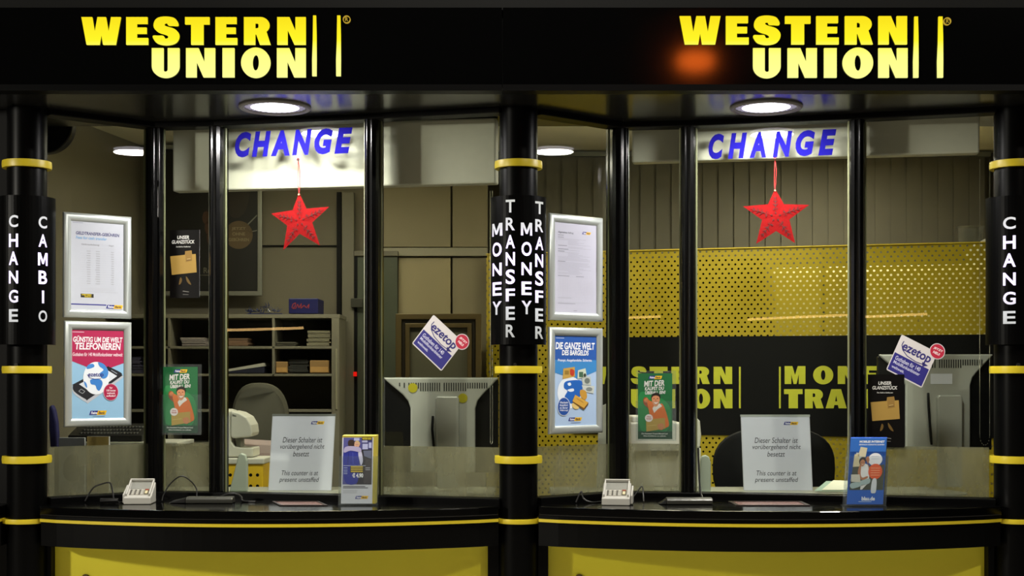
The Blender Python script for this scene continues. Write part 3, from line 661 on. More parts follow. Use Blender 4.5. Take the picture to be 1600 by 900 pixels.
# ------------------------------------------------------------------ desks behind the glass
DESK = mat('pale_desk', (150, 150, 135), .45)
for k in range(2):
    N = NODES[k]; t = thing('teller_desk', 'pale teller desk behind the %s window' % GRP(k), 'desk', (N[2][0], .9, 0))
    b = MB(); b.prism([[Vector((N[0][0]+.08, .49, .985)), Vector((N[4][0]-.03, .47, .985)), Vector((N[4][0]-.03, .85, .985)), Vector((N[0][0]+.08, .85, .985))]], (0, 0, .024), DESK); b.build('desk_top', t, bevel=.003)
    b = MB(); b.box((N[0][0]+.1, .8, 0), (N[4][0]-.05, .83, .985), GREYP); b.build('modesty_panel', t)
    for xx in (N[0][0]+.12, N[4][0]-.09): b = MB(); b.box((xx, .5, 0), (xx+.03, .8, .985), GREYP); b.build('leg', t)
DZ = 1.009
# yellow perforated cabinet with machine
def disc_cab(x0, x1, yt, D, lab):
    a = P(x0, yt, D); c = P(x1, yt, D); t = thing('yellow_cabinet', lab, 'cabinet', (a.x, a.y, 0))
    b = MB(); b.box((a.x, a.y, 0), (c.x, a.y+.22, a.z-.03), mat('bright_yellow_sheet', (238, 196, 40), .45)); b.build('cabinet_body', t, bevel=.006)
    b = MB(); b.box((a.x-.006, a.y-.01, a.z-.03), (c.x+.008, a.y+.235, a.z), CREAM); b.build('cabinet_top', t, bevel=.006)
    b = MB(); z = a.z-.085; r = 0
    while z > .75:
        x = c.x-.028
        while x > a.x+.02: b.cyl((x, a.y-.0006, z), (x, a.y+.002, z), .0085, BLKF, n=14); x -= .0345
        z -= .056
    b.build('punched_holes', t)
    return a, c
a, c = disc_cab(335, 411, 716, 7.0, 'yellow cabinet with punched holes and cream top behind the left counter')
# cream machine: side profile with rounded hood over a base
def machine(D, x_off, ztop, sc, lab, mirror=1):
    """banknote counter seen from the side: L-shaped body with an overhanging rounded hood"""
    t = thing('banknote_counter', lab, 'banknote counter', P(x_off, ztop, D)); q = lambda x, y, d=0: P(x_off+(x-354)*sc*mirror, ztop+(y-640)*sc, D)+Vector((0, d, 0))
    b = MB(); b.prism([[q(340, 640), q(352, 640), q(360, 642), q(361, 690), q(366, 698), q(377, 700), q(396, 700), q(396, 714), q(340, 714)]], (0, .18, 0), CREAM); b.build('machine_body', t, bevel=.006)
    b = MB(); b.prism([[q(361, 642, -.012), q(374, 645, -.012), q(386, 652, -.012), q(393, 664, -.012), q(394.5, 676, -.012), q(393.5, 681, -.012), q(388, 683, -.012), q(364, 685, -.012), q(361, 682, -.012)]], (0, .2, 0), CREAM); hd = b.build('hood', t, bevel=.008)
    b = MB(); b.prism([[q(366, 685, .03), q(374, 685, .03), q(374, 700, .03), q(368, 700, .03)]], (0, .1, 0), GREYP); b.build('feed_slot', t)
    b = MB(); b.prism([[q(364, 647, -.014), q(370, 649, -.014), q(370, 651, -.014), q(364, 649.5, -.014)]], (0, .004, 0), GREYP); b.build('vent_mark', hd)
    for xx in (345, 388): b = MB(); b.prism([[q(xx, 714, .03), q(xx+6, 714, .03), q(xx+6, 714.8, .03), q(xx, 714.8, .03)]], (0, .12, 0), BLKP); b.build('foot', t)
machine(7.05, 354, 640, 1.0, 'cream banknote counting machine on the yellow cabinet')
# loose envelopes behind the notice
t = thing('envelope_stack', 'slanting stack of brownish envelopes behind the left notice', 'envelopes', P(400, 735, 7.4))
for j, (x0, y0, x1, y1, m) in enumerate(((376, 686, 432, 694, (170, 150, 142)), (378, 694, 436, 712, (150, 132, 124)), (384, 706, 440, 730, (140, 120, 112)))):
    b = MB(); b.prism([[P(x0, y0, 7.4-j*.06), P(x1, y0+3, 7.4-j*.06), P(x1, y1+16, 7.35-j*.06), P(x0+10, y1+3, 7.35-j*.06)]], (0, .02, 0), mat('envelope_paper', m, .7)); b.build('envelope', t)
flat('envelope_tray', 372, 733, 445, 775, 7.3, mat('dark_tray', (60, 56, 46), .6), .25, t)

def screen(k, D, xs, y0, y1, tilt, lab, stick, lbl=None, sx=(.47, .645), st=29):
    """flat monitor seen from behind: black housing, silver shell with vent slots, stand"""
    x0, x1 = xs; w = x1-x0; t = thing('computer_monitor', lab, 'monitor', P((x0+x1)/2, 765, D+.12))
    g = lambda s_, r, d=0.0: P(x0+w*s_, y0+(y1-y0)*s_*0+r, D)+Vector((0, d+tilt*s_, 0))
    SH = mat('silver_grey_shell', (186, 187, 178), .36, .2, var=.04)
    b = MB(); b.prism([[g(.0, 3), g(1, 3), g(1, 148), g(0, 148)]], (0, .03, 0), BLKP); b.build('screen_housing', t, bevel=.004)
    b = MB()
    prof = [(-.004, 0), (1.004, 0), (.97, 6), (.86, 27), (.82, 36), (.80, 48), (.80, 148), (.235, 148), (.235, 48), (.215, 37), (.17, 27), (.03, 6)]
    b.prism([[g(a, r, -.022) for a, r in prof]], (0, .024, 0), SH); bs = b.build('back_shell', t, bevel=.007, seg=3)
    b = MB()
    for j in range(38):
        s_ = .135+j*.0205
        if .50 < s_ < .52 or (s_ < .2 and j % 2): continue
        lo = 21 if .3 < s_ < .72 else 17
        if s_ < .2: lo = 13+ (s_-.13)*60
        b.prism([[g(s_, 8, -.0235), g(s_+.009, 8, -.0235), g(s_+.009, lo, -.0235), g(s_, lo, -.0235)]], (0, .003, 0), mat('vent_dark', (30, 30, 26), .7))
    b.build('vent_slots', bs)
    b = MB()
    b.prism([[g(sx[0], st, -.05), g(sx[1], st, -.05), g(sx[1]+.015, st+4, -.05), g(sx[1]+.015, 172 if k == 0 else 205, -.05), g(sx[0], 172 if k == 0 else 205, -.05), g(sx[0]-.015, st+4, -.05)]], (0, .03, 0), SH); b.build('stand_column', t, bevel=.006)
    b = MB(); cc = g(.56, 0, 0); b.lathe((cc.x, cc.y+.02, DZ), [(.12, 0), (.12, .008), (.05, .018), (.0005, .02)], SH); b.build('stand_base', t, smooth=True)
    for (s_, r) in stick: b = MB(); c_ = g(s_, r, -.0245); b.cyl(c_, c_+Vector((0, .003, 0)), .022, mat('olive_sticker', (178, 168, 30), .5)); tag(b.build('round_sticker', bs), 'olive yellow round sticker')
    if lbl: b = MB(); b.prism([[g(lbl[0], lbl[1], -.0235), g(lbl[2], lbl[1], -.0235), g(lbl[2], lbl[3], -.0235), g(lbl[0], lbl[3], -.0235)]], (0, .002, 0), WHT); tag(b.build('label_plate', bs), 'small white label')
    b = MB(); b.tube([g(.43, 60, -.02), g(.425, 80, -.035), g(.44, 110, -.03), g(.46, 140, -.02)], .006, BLKP); b.build('cable', t, smooth=True)
    return t
screen(0, 6.42, (600, 779), 590, 590, -.02, 'silver-backed computer monitor behind the left window, beside the middle column', [(.255, 16), (.69, 32)])
screen(1, 6.42, (1372, 1545), 554, 554, -.04, 'silver-backed computer monitor behind the right window, partly behind stickers', [], (.45, 30, .64, 46), (.51, .70), 63)

# office chairs
def office_chair(px, D, rx, ytop, ybot, m, lab):
    c = P(px, (ytop+ybot)/2, D); w = rx/FP*D; h = (ybot-ytop)/2/FP*D; t = thing('office_chair', lab, 'chair', (c.x, c.y+.3, 0), 'office chairs')
    b = MB(); n = 36; pts = []
    for i in range(n):
        a = 2*pi*i/n; sx = abs(cos(a))**.75*(1 if cos(a) >= 0 else -1); sz = abs(sin(a))**.75*(1 if sin(a) >= 0 else -1); pts.append((sx, sz))
    rings = []
    for d, s_ in ((.0, .9), (.012, .98), (.035, 1.0), (.055, .96), (.065, .85)): rings.append([Vector((c.x+w*x*s_, c.y+d+.05*(x*x), c.z+h*z*s_)) for x, z in pts])
    b.ring(rings, m); b.build('backrest', t, smooth=True)
    b = MB(); b.lathe((c.x, c.y+.3, .62), [(.0005, 0), (.22, 0), (.25, .03), (.24, .08), (.0005, .09)], m); b.build('seat', t, smooth=True)
    b = MB(); b.tube([(c.x, c.y+.06, c.z-h*.2), (c.x, c.y+.05, .7), (c.x, c.y+.2, .6)], .02, BLKP); b.cyl((c.x, c.y+.3, .08), (c.x, c.y+.3, .62), .025, BLKP); b.build('gas_column', t, smooth=True)
    for j in range(5):
        a = 2*pi*j/5+.3; b = MB(); b.tube([(c.x, c.y+.3, .1), (c.x+.27*cos(a), c.y+.3+.27*sin(a), .06)], .018, BLKP); b.cyl((c.x+.27*cos(a), c.y+.3+.27*sin(a)-.015, .03), (c.x+.27*cos(a), c.y+.3+.27*sin(a)+.015, .03), .03, BLKP); b.build('leg', t)
office_chair(1214, 7.1, 97, 668, 800, mat('black_upholstery', (11, 12, 16), .8), 'black office chair with rounded back behind the right notice')
office_chair(403, 7.75, 46, 598, 742, mat('grey_upholstery', (88, 86, 72), .85), 'grey round-backed office chair behind the left notice')

# grey upright wedge just inside each centre pane (microphone foot)
for k, (xs, yt, yb, D) in enumerate((((363, 386), 708, 768, 6.43), ((1092, 1111), 711, 770, 6.45))):
    t = thing('intercom_stand', 'pale grey upright intercom stand at the corner of the %s middle pane' % GRP(k), 'intercom', P(sum(xs)/2, yb, D), 'grey intercom stands')
    x0, x1 = xs; top = 8 if k == 0 else 3
    b = MB(); pts = [(x0-(5 if k == 0 else 0), yb), (x0+top, yt+8), (x0+top+2, yt+2), ((x0+x1)/2+2, yt), (x1-3, yt+3), (x1, yt+12), (x1, yb)]
    b.prism([[P(x, y, D) for x, y in pts]], (0, .035, 0), mat('pale_grey_plastic', (176, 184, 168), .4)); b.build('stand_body', t, bevel=.006, seg=3)
    b = MB(); c_ = P((x0+x1)/2, yb, D); b.box((c_.x-.05, c_.y-.01, DZ), (c_.x+.04, c_.y+.06, DZ+.01), mat('pale_grey_plastic', (176, 184, 168), .4)); b.build('foot', t, bevel=.003)

# notices behind the centre panes
ink = (40, 40, 50)
def notice(k, x0, x1, yt, yb, D, lab, lean):
    zt_, zb_ = zat(yt, D), DZ+.001; t = thing('counter_notice', lab, 'notice', P((x0+x1)/2, yb, D), 'closed counter notices')
    a = P(x0+lean[0], yt, D); c = P(x1+lean[1], yt, D); e = P(x0, yb, D); f = P(x1, yb, D)
    O = Vector((a.x, a.y+.03, zt_)); U = Vector((c.x-a.x, c.y-a.y, 0)); V = Vector((e.x-a.x, -.03, zb_-zt_))
    A = Art(O, U, V, 0, 0, 100, 124)
    A.rect(0, 2.5, 100, 124, (205, 207, 220), 1)
    A.logo(62, 11, 84, 16, 2)
    for s_, xa, ya, xb, yb_ in (('Dieser Schalter ist', 18, 37, 82, 46), ('vorübergehend nicht', 14.5, 48.5, 86, 58.5), ('besetzt', 36, 60, 62, 68.5), ('This counter is at', 19, 91.5, 78, 99.5), ('present unstaffed', 16, 102.5, 80, 112.5)):
        A.text(s_, xa, ya, xb, yb_, ink, 2, .0, .22)
    A.build('notice_sheet', t)
    b = MB(); b.prism([[A.at(-1, 0, -2), A.at(101, 0, -2), A.at(101, 124, -2), A.at(-1, 124, -2)]], A.n*-.003, mat('white_backing', (190, 192, 200), .5)); b.build('backing', t)
    b = MB(); b.prism([[A.at(-1.5, -1, 3), A.at(101.5, -1, 3), A.at(101.5, 2.6, 3), A.at(-1.5, 2.6, 3)]], A.n*-.006, SILV if k else mat('dark_clip', (110, 112, 108), .4)); b.build('top_clip', t)
    b = MB(); p = A.at(50, 124, -4); b.box((p.x-.12, p.y+.001, DZ), (p.x+.12, p.y+.07, DZ+.006), ACRY); b.build('foot', t)
notice(0, 420, 517, 648, 770, 6.62, 'white printed notice in a stand behind the left middle pane', (5, 5))
notice(1, 1163, 1267, 649, 774, 6.62, 'white printed notice in a stand behind the right middle pane', (-3, -1))

# coloured window lettering
BLU = mat('blue_vinyl', (16, 11, 108), .9, var=.03, spec=.1)
for k, let, yt, yb in ((0, [('C', 367, 393), ('H', 394, 424), ('A', 424, 453.5), ('N', 457.5, 488), ('G', 492, 520.5), ('E', 523, 551)], (206.5, 199), (247.5, 238)),
                       (1, [('C', 1107, 1131.7), ('H', 1138, 1168), ('A', 1172, 1198), ('N', 1208.5, 1239), ('G', 1244, 1274), ('E', 1279, 1307)], (208.5, 202.5), (249.5, 241.7))):
    pl = pane(k, 2, .0015); O, U, V = pl.corner(let[0][1], let[-1][2], yt, yb)
    t = thing('window_lettering', 'blue slanted capital lettering stuck across the top of the %s middle pane' % GRP(k), 'lettering', O, 'blue window words')
    for ch, x0, x1 in let:
        A = Art(O, U, V, let[0][1], 0, let[-1][2], 1); 
        if ch == 'A': sh = .12
        else: sh = .22
        A.text(ch, x0, 0, x1, 1, BLU, 0, .055, sh); 
        A.build('letter', t)

# red stars on cords
def star(k, P10, hang, lab):
    pl = pane(k, 2, -.03); W_ = [pl.hit(x, y) for x, y in P10]; c = sum(W_, Vector())/10
    t = thing('hanging_star', lab, 'star', W_[0], 'red star decorations')
    # two shallow faceted faces
    b = MB(); R = [w for w in W_]; n_ = pl.n
    vs = R+[c+n_*.004, c-n_*.004]; fs = []
    for i in range(10): fs.append((i, (i+1) % 10, 10)); fs.append(((i+1) % 10, i, 11))
    b.mesh(vs, fs, RED); b.build('star_body', t)
    DR = mat('dark_red_cutwork', (72, 8, 12), .8); b = MB()
    def mark(p, q, w):
        # lay a small cut-out on the front facets
        d = (q-p); s_ = n_.cross(d).normalized()*w
        b.face([p+s_, q+s_*.3, q-s_*.3, p-s_], DR)
    for i in range(0, 10, 2):
        tip = R[i]
        f = lambda u, v: c.lerp(tip, u)+n_.cross(tip-c).normalized()*v*(tip-c).length+n_*(.0042*(1-u)+.0022)
        mark(f(.34, 0), f(.78, 0), .0018)
        for u in (.40, .52, .64):
            for s_ in (-1, 1): mark(f(u, .012*s_), f(u+.07, s_*(.15-.13*u+.0)), .0022)
        mark(f(.10, 0), f(.16, 0), .004); mark(f(.26, .09), f(.30, -.09), .002)
        for a_ in range(6):
            an = a_*pi/3; p = f(.26, .0)+(tip-c).normalized()*.008*cos(an)+n_.cross((tip-c).normalized())*.008*sin(an); mark(p, p+(tip-c).normalized()*.004, .0016)
    b.build('cutwork', t)
    h = pl.hit(*hang); b = MB(); top = W_[0]
    for s_ in (-1, 1):
        pts = [top+Vector((0, 0, -.006)), top.lerp(h, .2)+Vector((.0035*s_, 0, 0)), top.lerp(h, .6)+Vector((.004*s_+.002, 0, 0)), h]
        b.tube(pts, .0016, mat('red_cord', (190, 40, 45), .7), 6)
    b.cyl(h-Vector((0, .0, 0)), h+n_*.026, .006, mat('hook_pink', (190, 90, 110), .4)); b.cyl(top+Vector((0, 0, -.008))+n_*.006, top+Vector((0, 0, -.008))-n_*.006, .004, mat('eyelet', (230, 180, 150), .3, .5)); b.build('cord', t, smooth=True)
k5 = 5.627
L = [(295, 345), (360, 483), (560, 467), (410, 605), (478, 808), (300, 705), (155, 850), (190, 632), (48, 527), (237, 497)]
star(0, [(415+x/k5, 240+y/k5) for x, y in L], (466, 249), 'red star on a cord, tilted, in the left middle pane')
star(1, [(1211, 295), (1225, 319), (1264.5, 320), (1233.3, 343), (1242.5, 380), (1212.7, 361), (1181.5, 381), (1190.7, 343.5), (1161, 322.5), (1200, 319)], (1211, 247), 'red star on a cord, hanging straight, in the right middle pane')

# ------------------------------------------------------------------ snap frames on the angled panes
def snap(k, x0, x1, yt, yb, lab, bw, arte, grp='silver framed notices on the glass'):
    pl = pane(k, 0, .0); O, U, V = pl.corner(x0, x1, yt, yb)
    t = thing('poster_frame', lab, 'framed notice', O+V+U*.5, grp); n_ = pl.n
    H = -V.z; Wd = U.length; u = U.normalized(); v = Vector((0, 0, -1)); o2 = O+n_*.002
    def ringp(i, d): return [o2+u*i+v*i+n_*d, o2+u*(Wd-i)+v*i+n_*d, o2+u*(Wd-i)+v*(H-i)+n_*d, o2+u*i+v*(H-i)+n_*d]
    b = MB(); b.ring([ringp(0, 0), ringp(0, .007), ringp(bw*.12, .013), ringp(bw*.35, .017), ringp(bw*.65, .016), ringp(bw*.9, .011), ringp(bw, .007), ringp(bw, 0)], SILV, closeu=True); b.build('frame', t, smooth=True)
    b = MB(); b.prism([ringp(bw*.5, 0.0)], n_*.004, mat('grey_back_sheet', (120, 122, 122), .6)); b.build('backing', t)
    A = Art(O+n_*.0065, U, V, *arte[0], lift=.0004); arte[1](A); A.build('poster', t)
def art_fees(A):
    A.rect(90, 108, 492, 790, (192, 196, 206), 0)
    A.text('GELDTRANSFER-GEBÜHREN', 128, 183, 450, 212, (70, 70, 120), 1, .03, .15)
    A.text('Fees for cash transfer', 128, 222, 356, 245, (120, 170, 215), 1, .02, .15)
    A.line([(105, 122), (180, 122)], 4, (150, 155, 175), 1)
    A.text('Geldtransferbetrag', 168, 276, 300, 292, (150, 152, 160), 1, .01, .1); A.text('Entgelt', 370, 276, 408, 290, (150, 152, 160), 1, .01, .1)
    for y in (303, 608, 620): A.line([(165, y+10), (420, y+2)], 2.0, (190, 192, 200), 1)
    r = random.Random(3)
    for i in range(15):
        y = 330+i*17.5
        for xa, xb in ((205, 235), (270, 304), (384, 408)): A.rect(xa+r.uniform(0, 8), y, xb, y+6, (172, 174, 182), 1)
        A.line([(165, y+12), (420, y+10)], 1.0, (205, 207, 214), 1)
    A.line([(165, 640), (440, 640)], 2, (180, 182, 190), 1)
    A.rect(163, 657, 258, 685, (40, 38, 20), 1); A.text('WESTERN', 168, 659, 240, 670, (225, 200, 40), 2, .04); A.text('UNION', 190, 673, 240, 683, (225, 200, 40), 2, .04)
    A.rect(92, 733, 352, 742, (60, 60, 140), 1); A.logo(350, 735, 478, 763, 2); A.line([(372, 773), (468, 773)], 4, (170, 172, 180), 1)
def art_tele(A):
    A.rect(90, 92, 495, 760, (150, 195, 226), 0)
    A.poly([(90, 92), (495, 92), (495, 330), (300, 400), (90, 318)], (178, 32, 82), 1)
    A.line([(104, 106), (188, 106)], 5, (230, 190, 210), 2)
    A.text('GÜNSTIG UM DIE WELT', 108, 132, 474, 180, (245, 240, 245), 2, .03, .12)
    A.text('TELEFONIEREN', 122, 184, 460, 236, (245, 240, 245), 2, .03, .12)
    A.text('Guthaben für 140 Mobilfunkanbieter weltweit', 104, 257, 474, 284, (240, 215, 225), 2, .02, .15)
    A.blob([(105, 505), (118, 490), (345, 372), (368, 362), (455, 405), (470, 428), (462, 455), (235, 620), (205, 628), (112, 560)], (190, 196, 205), 2)
    A.blob([(107, 500), (120, 486), (350, 366), (370, 362), (458, 404), (468, 424), (455, 440), (225, 600), (200, 604), (115, 545)], (28, 30, 36), 3)
    A.poly([(150, 492), (355, 385), (432, 432), (250, 562)], (225, 232, 240), 4)
    A.line([(148, 545), (165, 528), (193, 545), (176, 562), (148, 545)], 4, (160, 165, 170), 4); A.line([(388, 388), (432, 414)], 6, (150, 160, 170), 4)
    A.circ(276, 448, 96, 122, (238, 244, 250), 5, 40)
    A.blob([(290, 328), (335, 345), (365, 395), (355, 440), (320, 450), (300, 415), (330, 385), (300, 360)], (70, 140, 215), 6)
    A.blob([(215, 350), (250, 340), (262, 360), (235, 375), (205, 378)], (70, 140, 215), 6)
    A.blob([(232, 462), (265, 452), (312, 462), (322, 495), (300, 540), (280, 530), (268, 500), (238, 492)], (60, 130, 210), 6)
    A.blob([(186, 470), (205, 490), (208, 520), (192, 500)], (70, 140, 215), 6)
    A.text('ezetop', 216, 408, 330, 445, (50, 50, 130), 7, .02); A.line([(210, 420), (225, 444), (262, 454), (310, 452)], 4, (50, 50, 130), 7)
    A.circ(385, 552, 57, 64, (225, 190, 205), 6, 36); A.circ(385, 552, 53, 60, (176, 28, 72), 7, 36)
    for s_, y in (('Nur', 512), ('100 kurze', 532), ('weltweit', 552), ('aufladen!', 572)): A.text(s_, 385-len(s_)*3.8, y, 385+len(s_)*3.8, y+15, (250, 235, 240), 8, .02, .1)
    A.logo(224, 690, 356, 722, 2); A.line([(250, 733), (340, 733)], 3, (90, 110, 140), 2)
def art_form(A):
    A.rect(95, 118, 408, 812, (186, 186, 202), 0)
    A.logo(295, 176, 362, 196, 1); A.text('Allgemeines Auftrag', 118, 186, 230, 204, (110, 112, 125), 1, .02)
    r = random.Random(9)
    for y in (212, 228): A.rect(118, y, 160, y+6, (150, 152, 165), 1)
    for i in range(32):
        y = 240+i*8.6
        if i in (6, 9, 11, 20): A.rect(118, y, 156+r.random()*40, y+5, (135, 137, 150), 1); continue
        A.rect(118+r.choice([0, 0, 72]), y, 260+r.random()*105, y+2.2, (160, 161, 176), 1)
    A.rect(118, 522, 200, 527, (140, 142, 155), 1); A.rect(250, 522, 308, 527, (140, 142, 155), 1)
    for x in (130, 145, 165, 180, 195, 222, 235, 262, 275, 300, 320, 345, 362): A.line([(x, 540), (x, 680)], 1.6, (190, 190, 204), 1)
    for i in range(12): A.line([(125, 542+i*12), (362, 542+i*12)], 1.0, (200, 200, 212), 1)
    A.rect(118, 690, 215, 694, (165, 167, 180), 1); A.rect(118, 722, 350, 725, (180, 182, 195), 1); A.rect(118, 732, 245, 736, (150, 152, 165), 1); A.rect(232, 785, 258, 789, (150, 152, 165), 1)
def art_cash(A):
    A.rect(92, 112, 408, 792, (175, 200, 232), 0)
    A.poly([(92, 112), (408, 112), (408, 370), (300, 400), (92, 385)], (40, 88, 170), 1); A.poly([(92, 290), (408, 290), (408, 372), (250, 440), (92, 385)], (60, 135, 200), 2)
    A.line([(102, 127), (162, 127)], 4, (200, 210, 235), 2)
    A.text('DIE GANZE WELT', 100, 158, 388, 212, (240, 244, 250), 3, .03, .1); A.text('DES BARGELDS', 146, 216, 342, 256, (240, 244, 250), 3, .03, .1)
    A.text('Prompt. Ausgehandelte. Sicherste.', 116, 282, 368, 308, (225, 232, 245), 3, .02, .12)
    A.circ(205, 535, 92, 120, (232, 240, 250), 3, 40); A.blob([(165, 460), (205, 445), (290, 450), (290, 530), (255, 600), (205, 618), (165, 570), (185, 525), (160, 500)], (34, 100, 190), 4)
    A.blob([(185, 468), (205, 460), (212, 478), (195, 485)], (225, 236, 248), 5); A.blob([(185, 515), (225, 505), (232, 522), (205, 530)], (225, 236, 248), 5)
    A.poly([(155, 355), (238, 342), (240, 415), (150, 435)], (196, 160, 80), 5); A.blob([(205, 360), (235, 370), (228, 410), (205, 400)], (190, 60, 40), 6); A.rect(165, 370, 195, 400, (150, 120, 50), 6)
    A.poly([(262, 368), (318, 352), (328, 420), (258, 432)], (205, 215, 195), 5); A.rect(270, 380, 300, 420, (70, 105, 80), 6); A.circ(312, 405, 10, 14, (60, 70, 60), 7)
    A.poly([(290, 420), (355, 415), (360, 480), (296, 478)], (190, 198, 190), 5); A.circ(330, 448, 20, 22, (110, 120, 115), 6)
    A.poly([(290, 480), (385, 488), (378, 545), (305, 530)], (200, 206, 200), 5); A.circ(345, 512, 24, 16, (130, 138, 135), 6)
    A.blob([(282, 515), (318, 525), (328, 570), (310, 592), (285, 570), (275, 540)], (200, 150, 60), 7); A.blob([(222, 615), (262, 622), (268, 655), (240, 660), (220, 640)], (225, 195, 120), 6)
    A.poly([(240, 552), (338, 612), (305, 668), (220, 600)], (214, 166, 70), 8); A.poly([(338, 612), (336, 630), (306, 668), (305, 655)], (90, 60, 25), 9); A.poly([(220, 600), (305, 655), (304, 668), (222, 608)], (120, 80, 30), 9); A.line([(250, 580), (300, 612)], 4, (170, 120, 45), 9)
    A.circ(158, 640, 47, 70, (220, 228, 240), 6, 36); A.circ(158, 640, 43, 65, (36, 80, 160), 7, 36)
    for s_, y in (('Wechseln', 602), ('Komfort', 622), ('in Ihrer', 642), ('Währung!', 662)): A.text(s_, 128, y, 188, y+15, (235, 240, 250), 8, .02, .1)
    A.logo(192, 724, 294, 750, 2); A.line([(212, 764), (282, 764)], 4, (90, 110, 150), 2)
snap(0, 97.5, 204, (330.5, 340), (496, 498), 'silver framed white price list on glass, upper frame at the left window', .036, ((35, 50, 540, 838), art_fees))
snap(0, 99, 204, (500.5, 504.5), (665.5, 666.5), 'silver framed red and blue telephone advert below the price list', .036, ((42, 25, 540, 807), art_tele))
snap(1, 855.5, 939.4, (332, 342), (500.5, 502.6), 'silver framed white form on glass beside the middle column, upper frame', .036, ((50, 57, 447, 865), art_form))
snap(1, 855.5, 939.2, (510, 514.3), (678, 676.5), 'silver framed blue cash advert below the white form', .036, ((50, 47, 445, 845), art_cash))

# ------------------------------------------------------------------ flyers, stickers and card posters on the glass
def paper_on(name, k, i, x0, x1, yt, yb, off, rect, fn, lab, cat, grp=None, holder=False, th=.0015):
    pl = pane(k, i, off); O, U, V = pl.corner(x0, x1, yt, yb); t = thing(name, lab, cat, O+V+U*.5, grp)
    A = Art(O+pl.n*th, U, V, *rect); fn(A); A.build('print', t)
    b = MB(); b.prism([[O, O+U, O+U+V, O+V]], pl.n*th*.8, WHT if not holder else mat('flyer_edge', (40, 90, 60), .5)); b.build('card', t)
    if holder:
        u = U.normalized(); e = u*.008; b = MB(); n_ = pl.n; B = O+V*.42
        b.prism([[B-e*1.4+n_*.01, B+U+e*2.2+n_*.01, O+U+V+e*2.2+n_*.01+Vector((0, 0, -.008)), O+V-e*1.4+n_*.01+Vector((0, 0, -.008))]], n_*.0018, ACRY)
        b.prism([[O-e+n_*-.0025+Vector((0, 0, .012)), O+U+e*2.2+n_*-.0025+Vector((0, 0, .012)), O+U+V+e*2.2+n_*-.0025+Vector((0, 0, -.008)), O+V-e+n_*-.0025+Vector((0, 0, -.008))]], n_*.0018, ACRY)
        b.prism([[O+U+V+e*2.0+n_*-.002, O+U+V+e*2.2+n_*-.002, O+U+V+e*2.2+n_*.012, O+U+V+e*2+n_*.012]], -V*.58, ACRY)
        b.build('clear_holder', t)
    return t
def art_glanz(A):
    A.rect(*A.r, mat('black_card_ink', (5, 4, 4), .35, spec=.3), 0)
    A.text('UNSER', 232, 120, 378, 158, (200, 200, 195), 1, .025, .12); A.text('GLANZSTÜCK', 165, 162, 443, 208, (200, 200, 195), 1, .025, .12); A.text('Das Gold zu Goldkursen', 217, 234, 394, 248, (200, 200, 195), 1, .02, .1)
    A.poly([(146, 345), (325, 330), (330, 290), (408, 282), (414, 325), (458, 322), (470, 522), (165, 548)], (160, 128, 58), 1); A.poly([(327, 292), (408, 282), (414, 395), (338, 410)], (140, 108, 48), 2)
    A.line([(345, 392), (405, 386)], 4, (80, 56, 24), 3); A.line([(350, 378), (395, 372)], 4, (210, 185, 120), 3)
    A.blob([(272, 575), (290, 600), (278, 640), (252, 655), (256, 620)], (96, 72, 22), 1); A.blob([(340, 565), (372, 600), (402, 655), (372, 645), (345, 610)], (96, 72, 22), 1)
    A.line([(300, 725), (375, 735)], 7, (120, 118, 112), 1); A.line([(300, 762), (370, 765)], 4, (120, 118, 112), 1)
paper_on('gold_bar_card', 0, 1, 265.5, 312, (359, 360), (466, 465), .0015, (140, 60, 505, 800), art_glanz, 'black card poster with a gold bar in the left narrow pane', 'card poster', 'black gold bar cards')
paper_on('gold_bar_card', 1, 3, 1356, 1413, (585, 585), (698, 700), .0015, (115, 45, 520, 830), art_glanz, 'black card poster with a gold bar beside the right monitor', 'card poster', 'black gold bar cards')
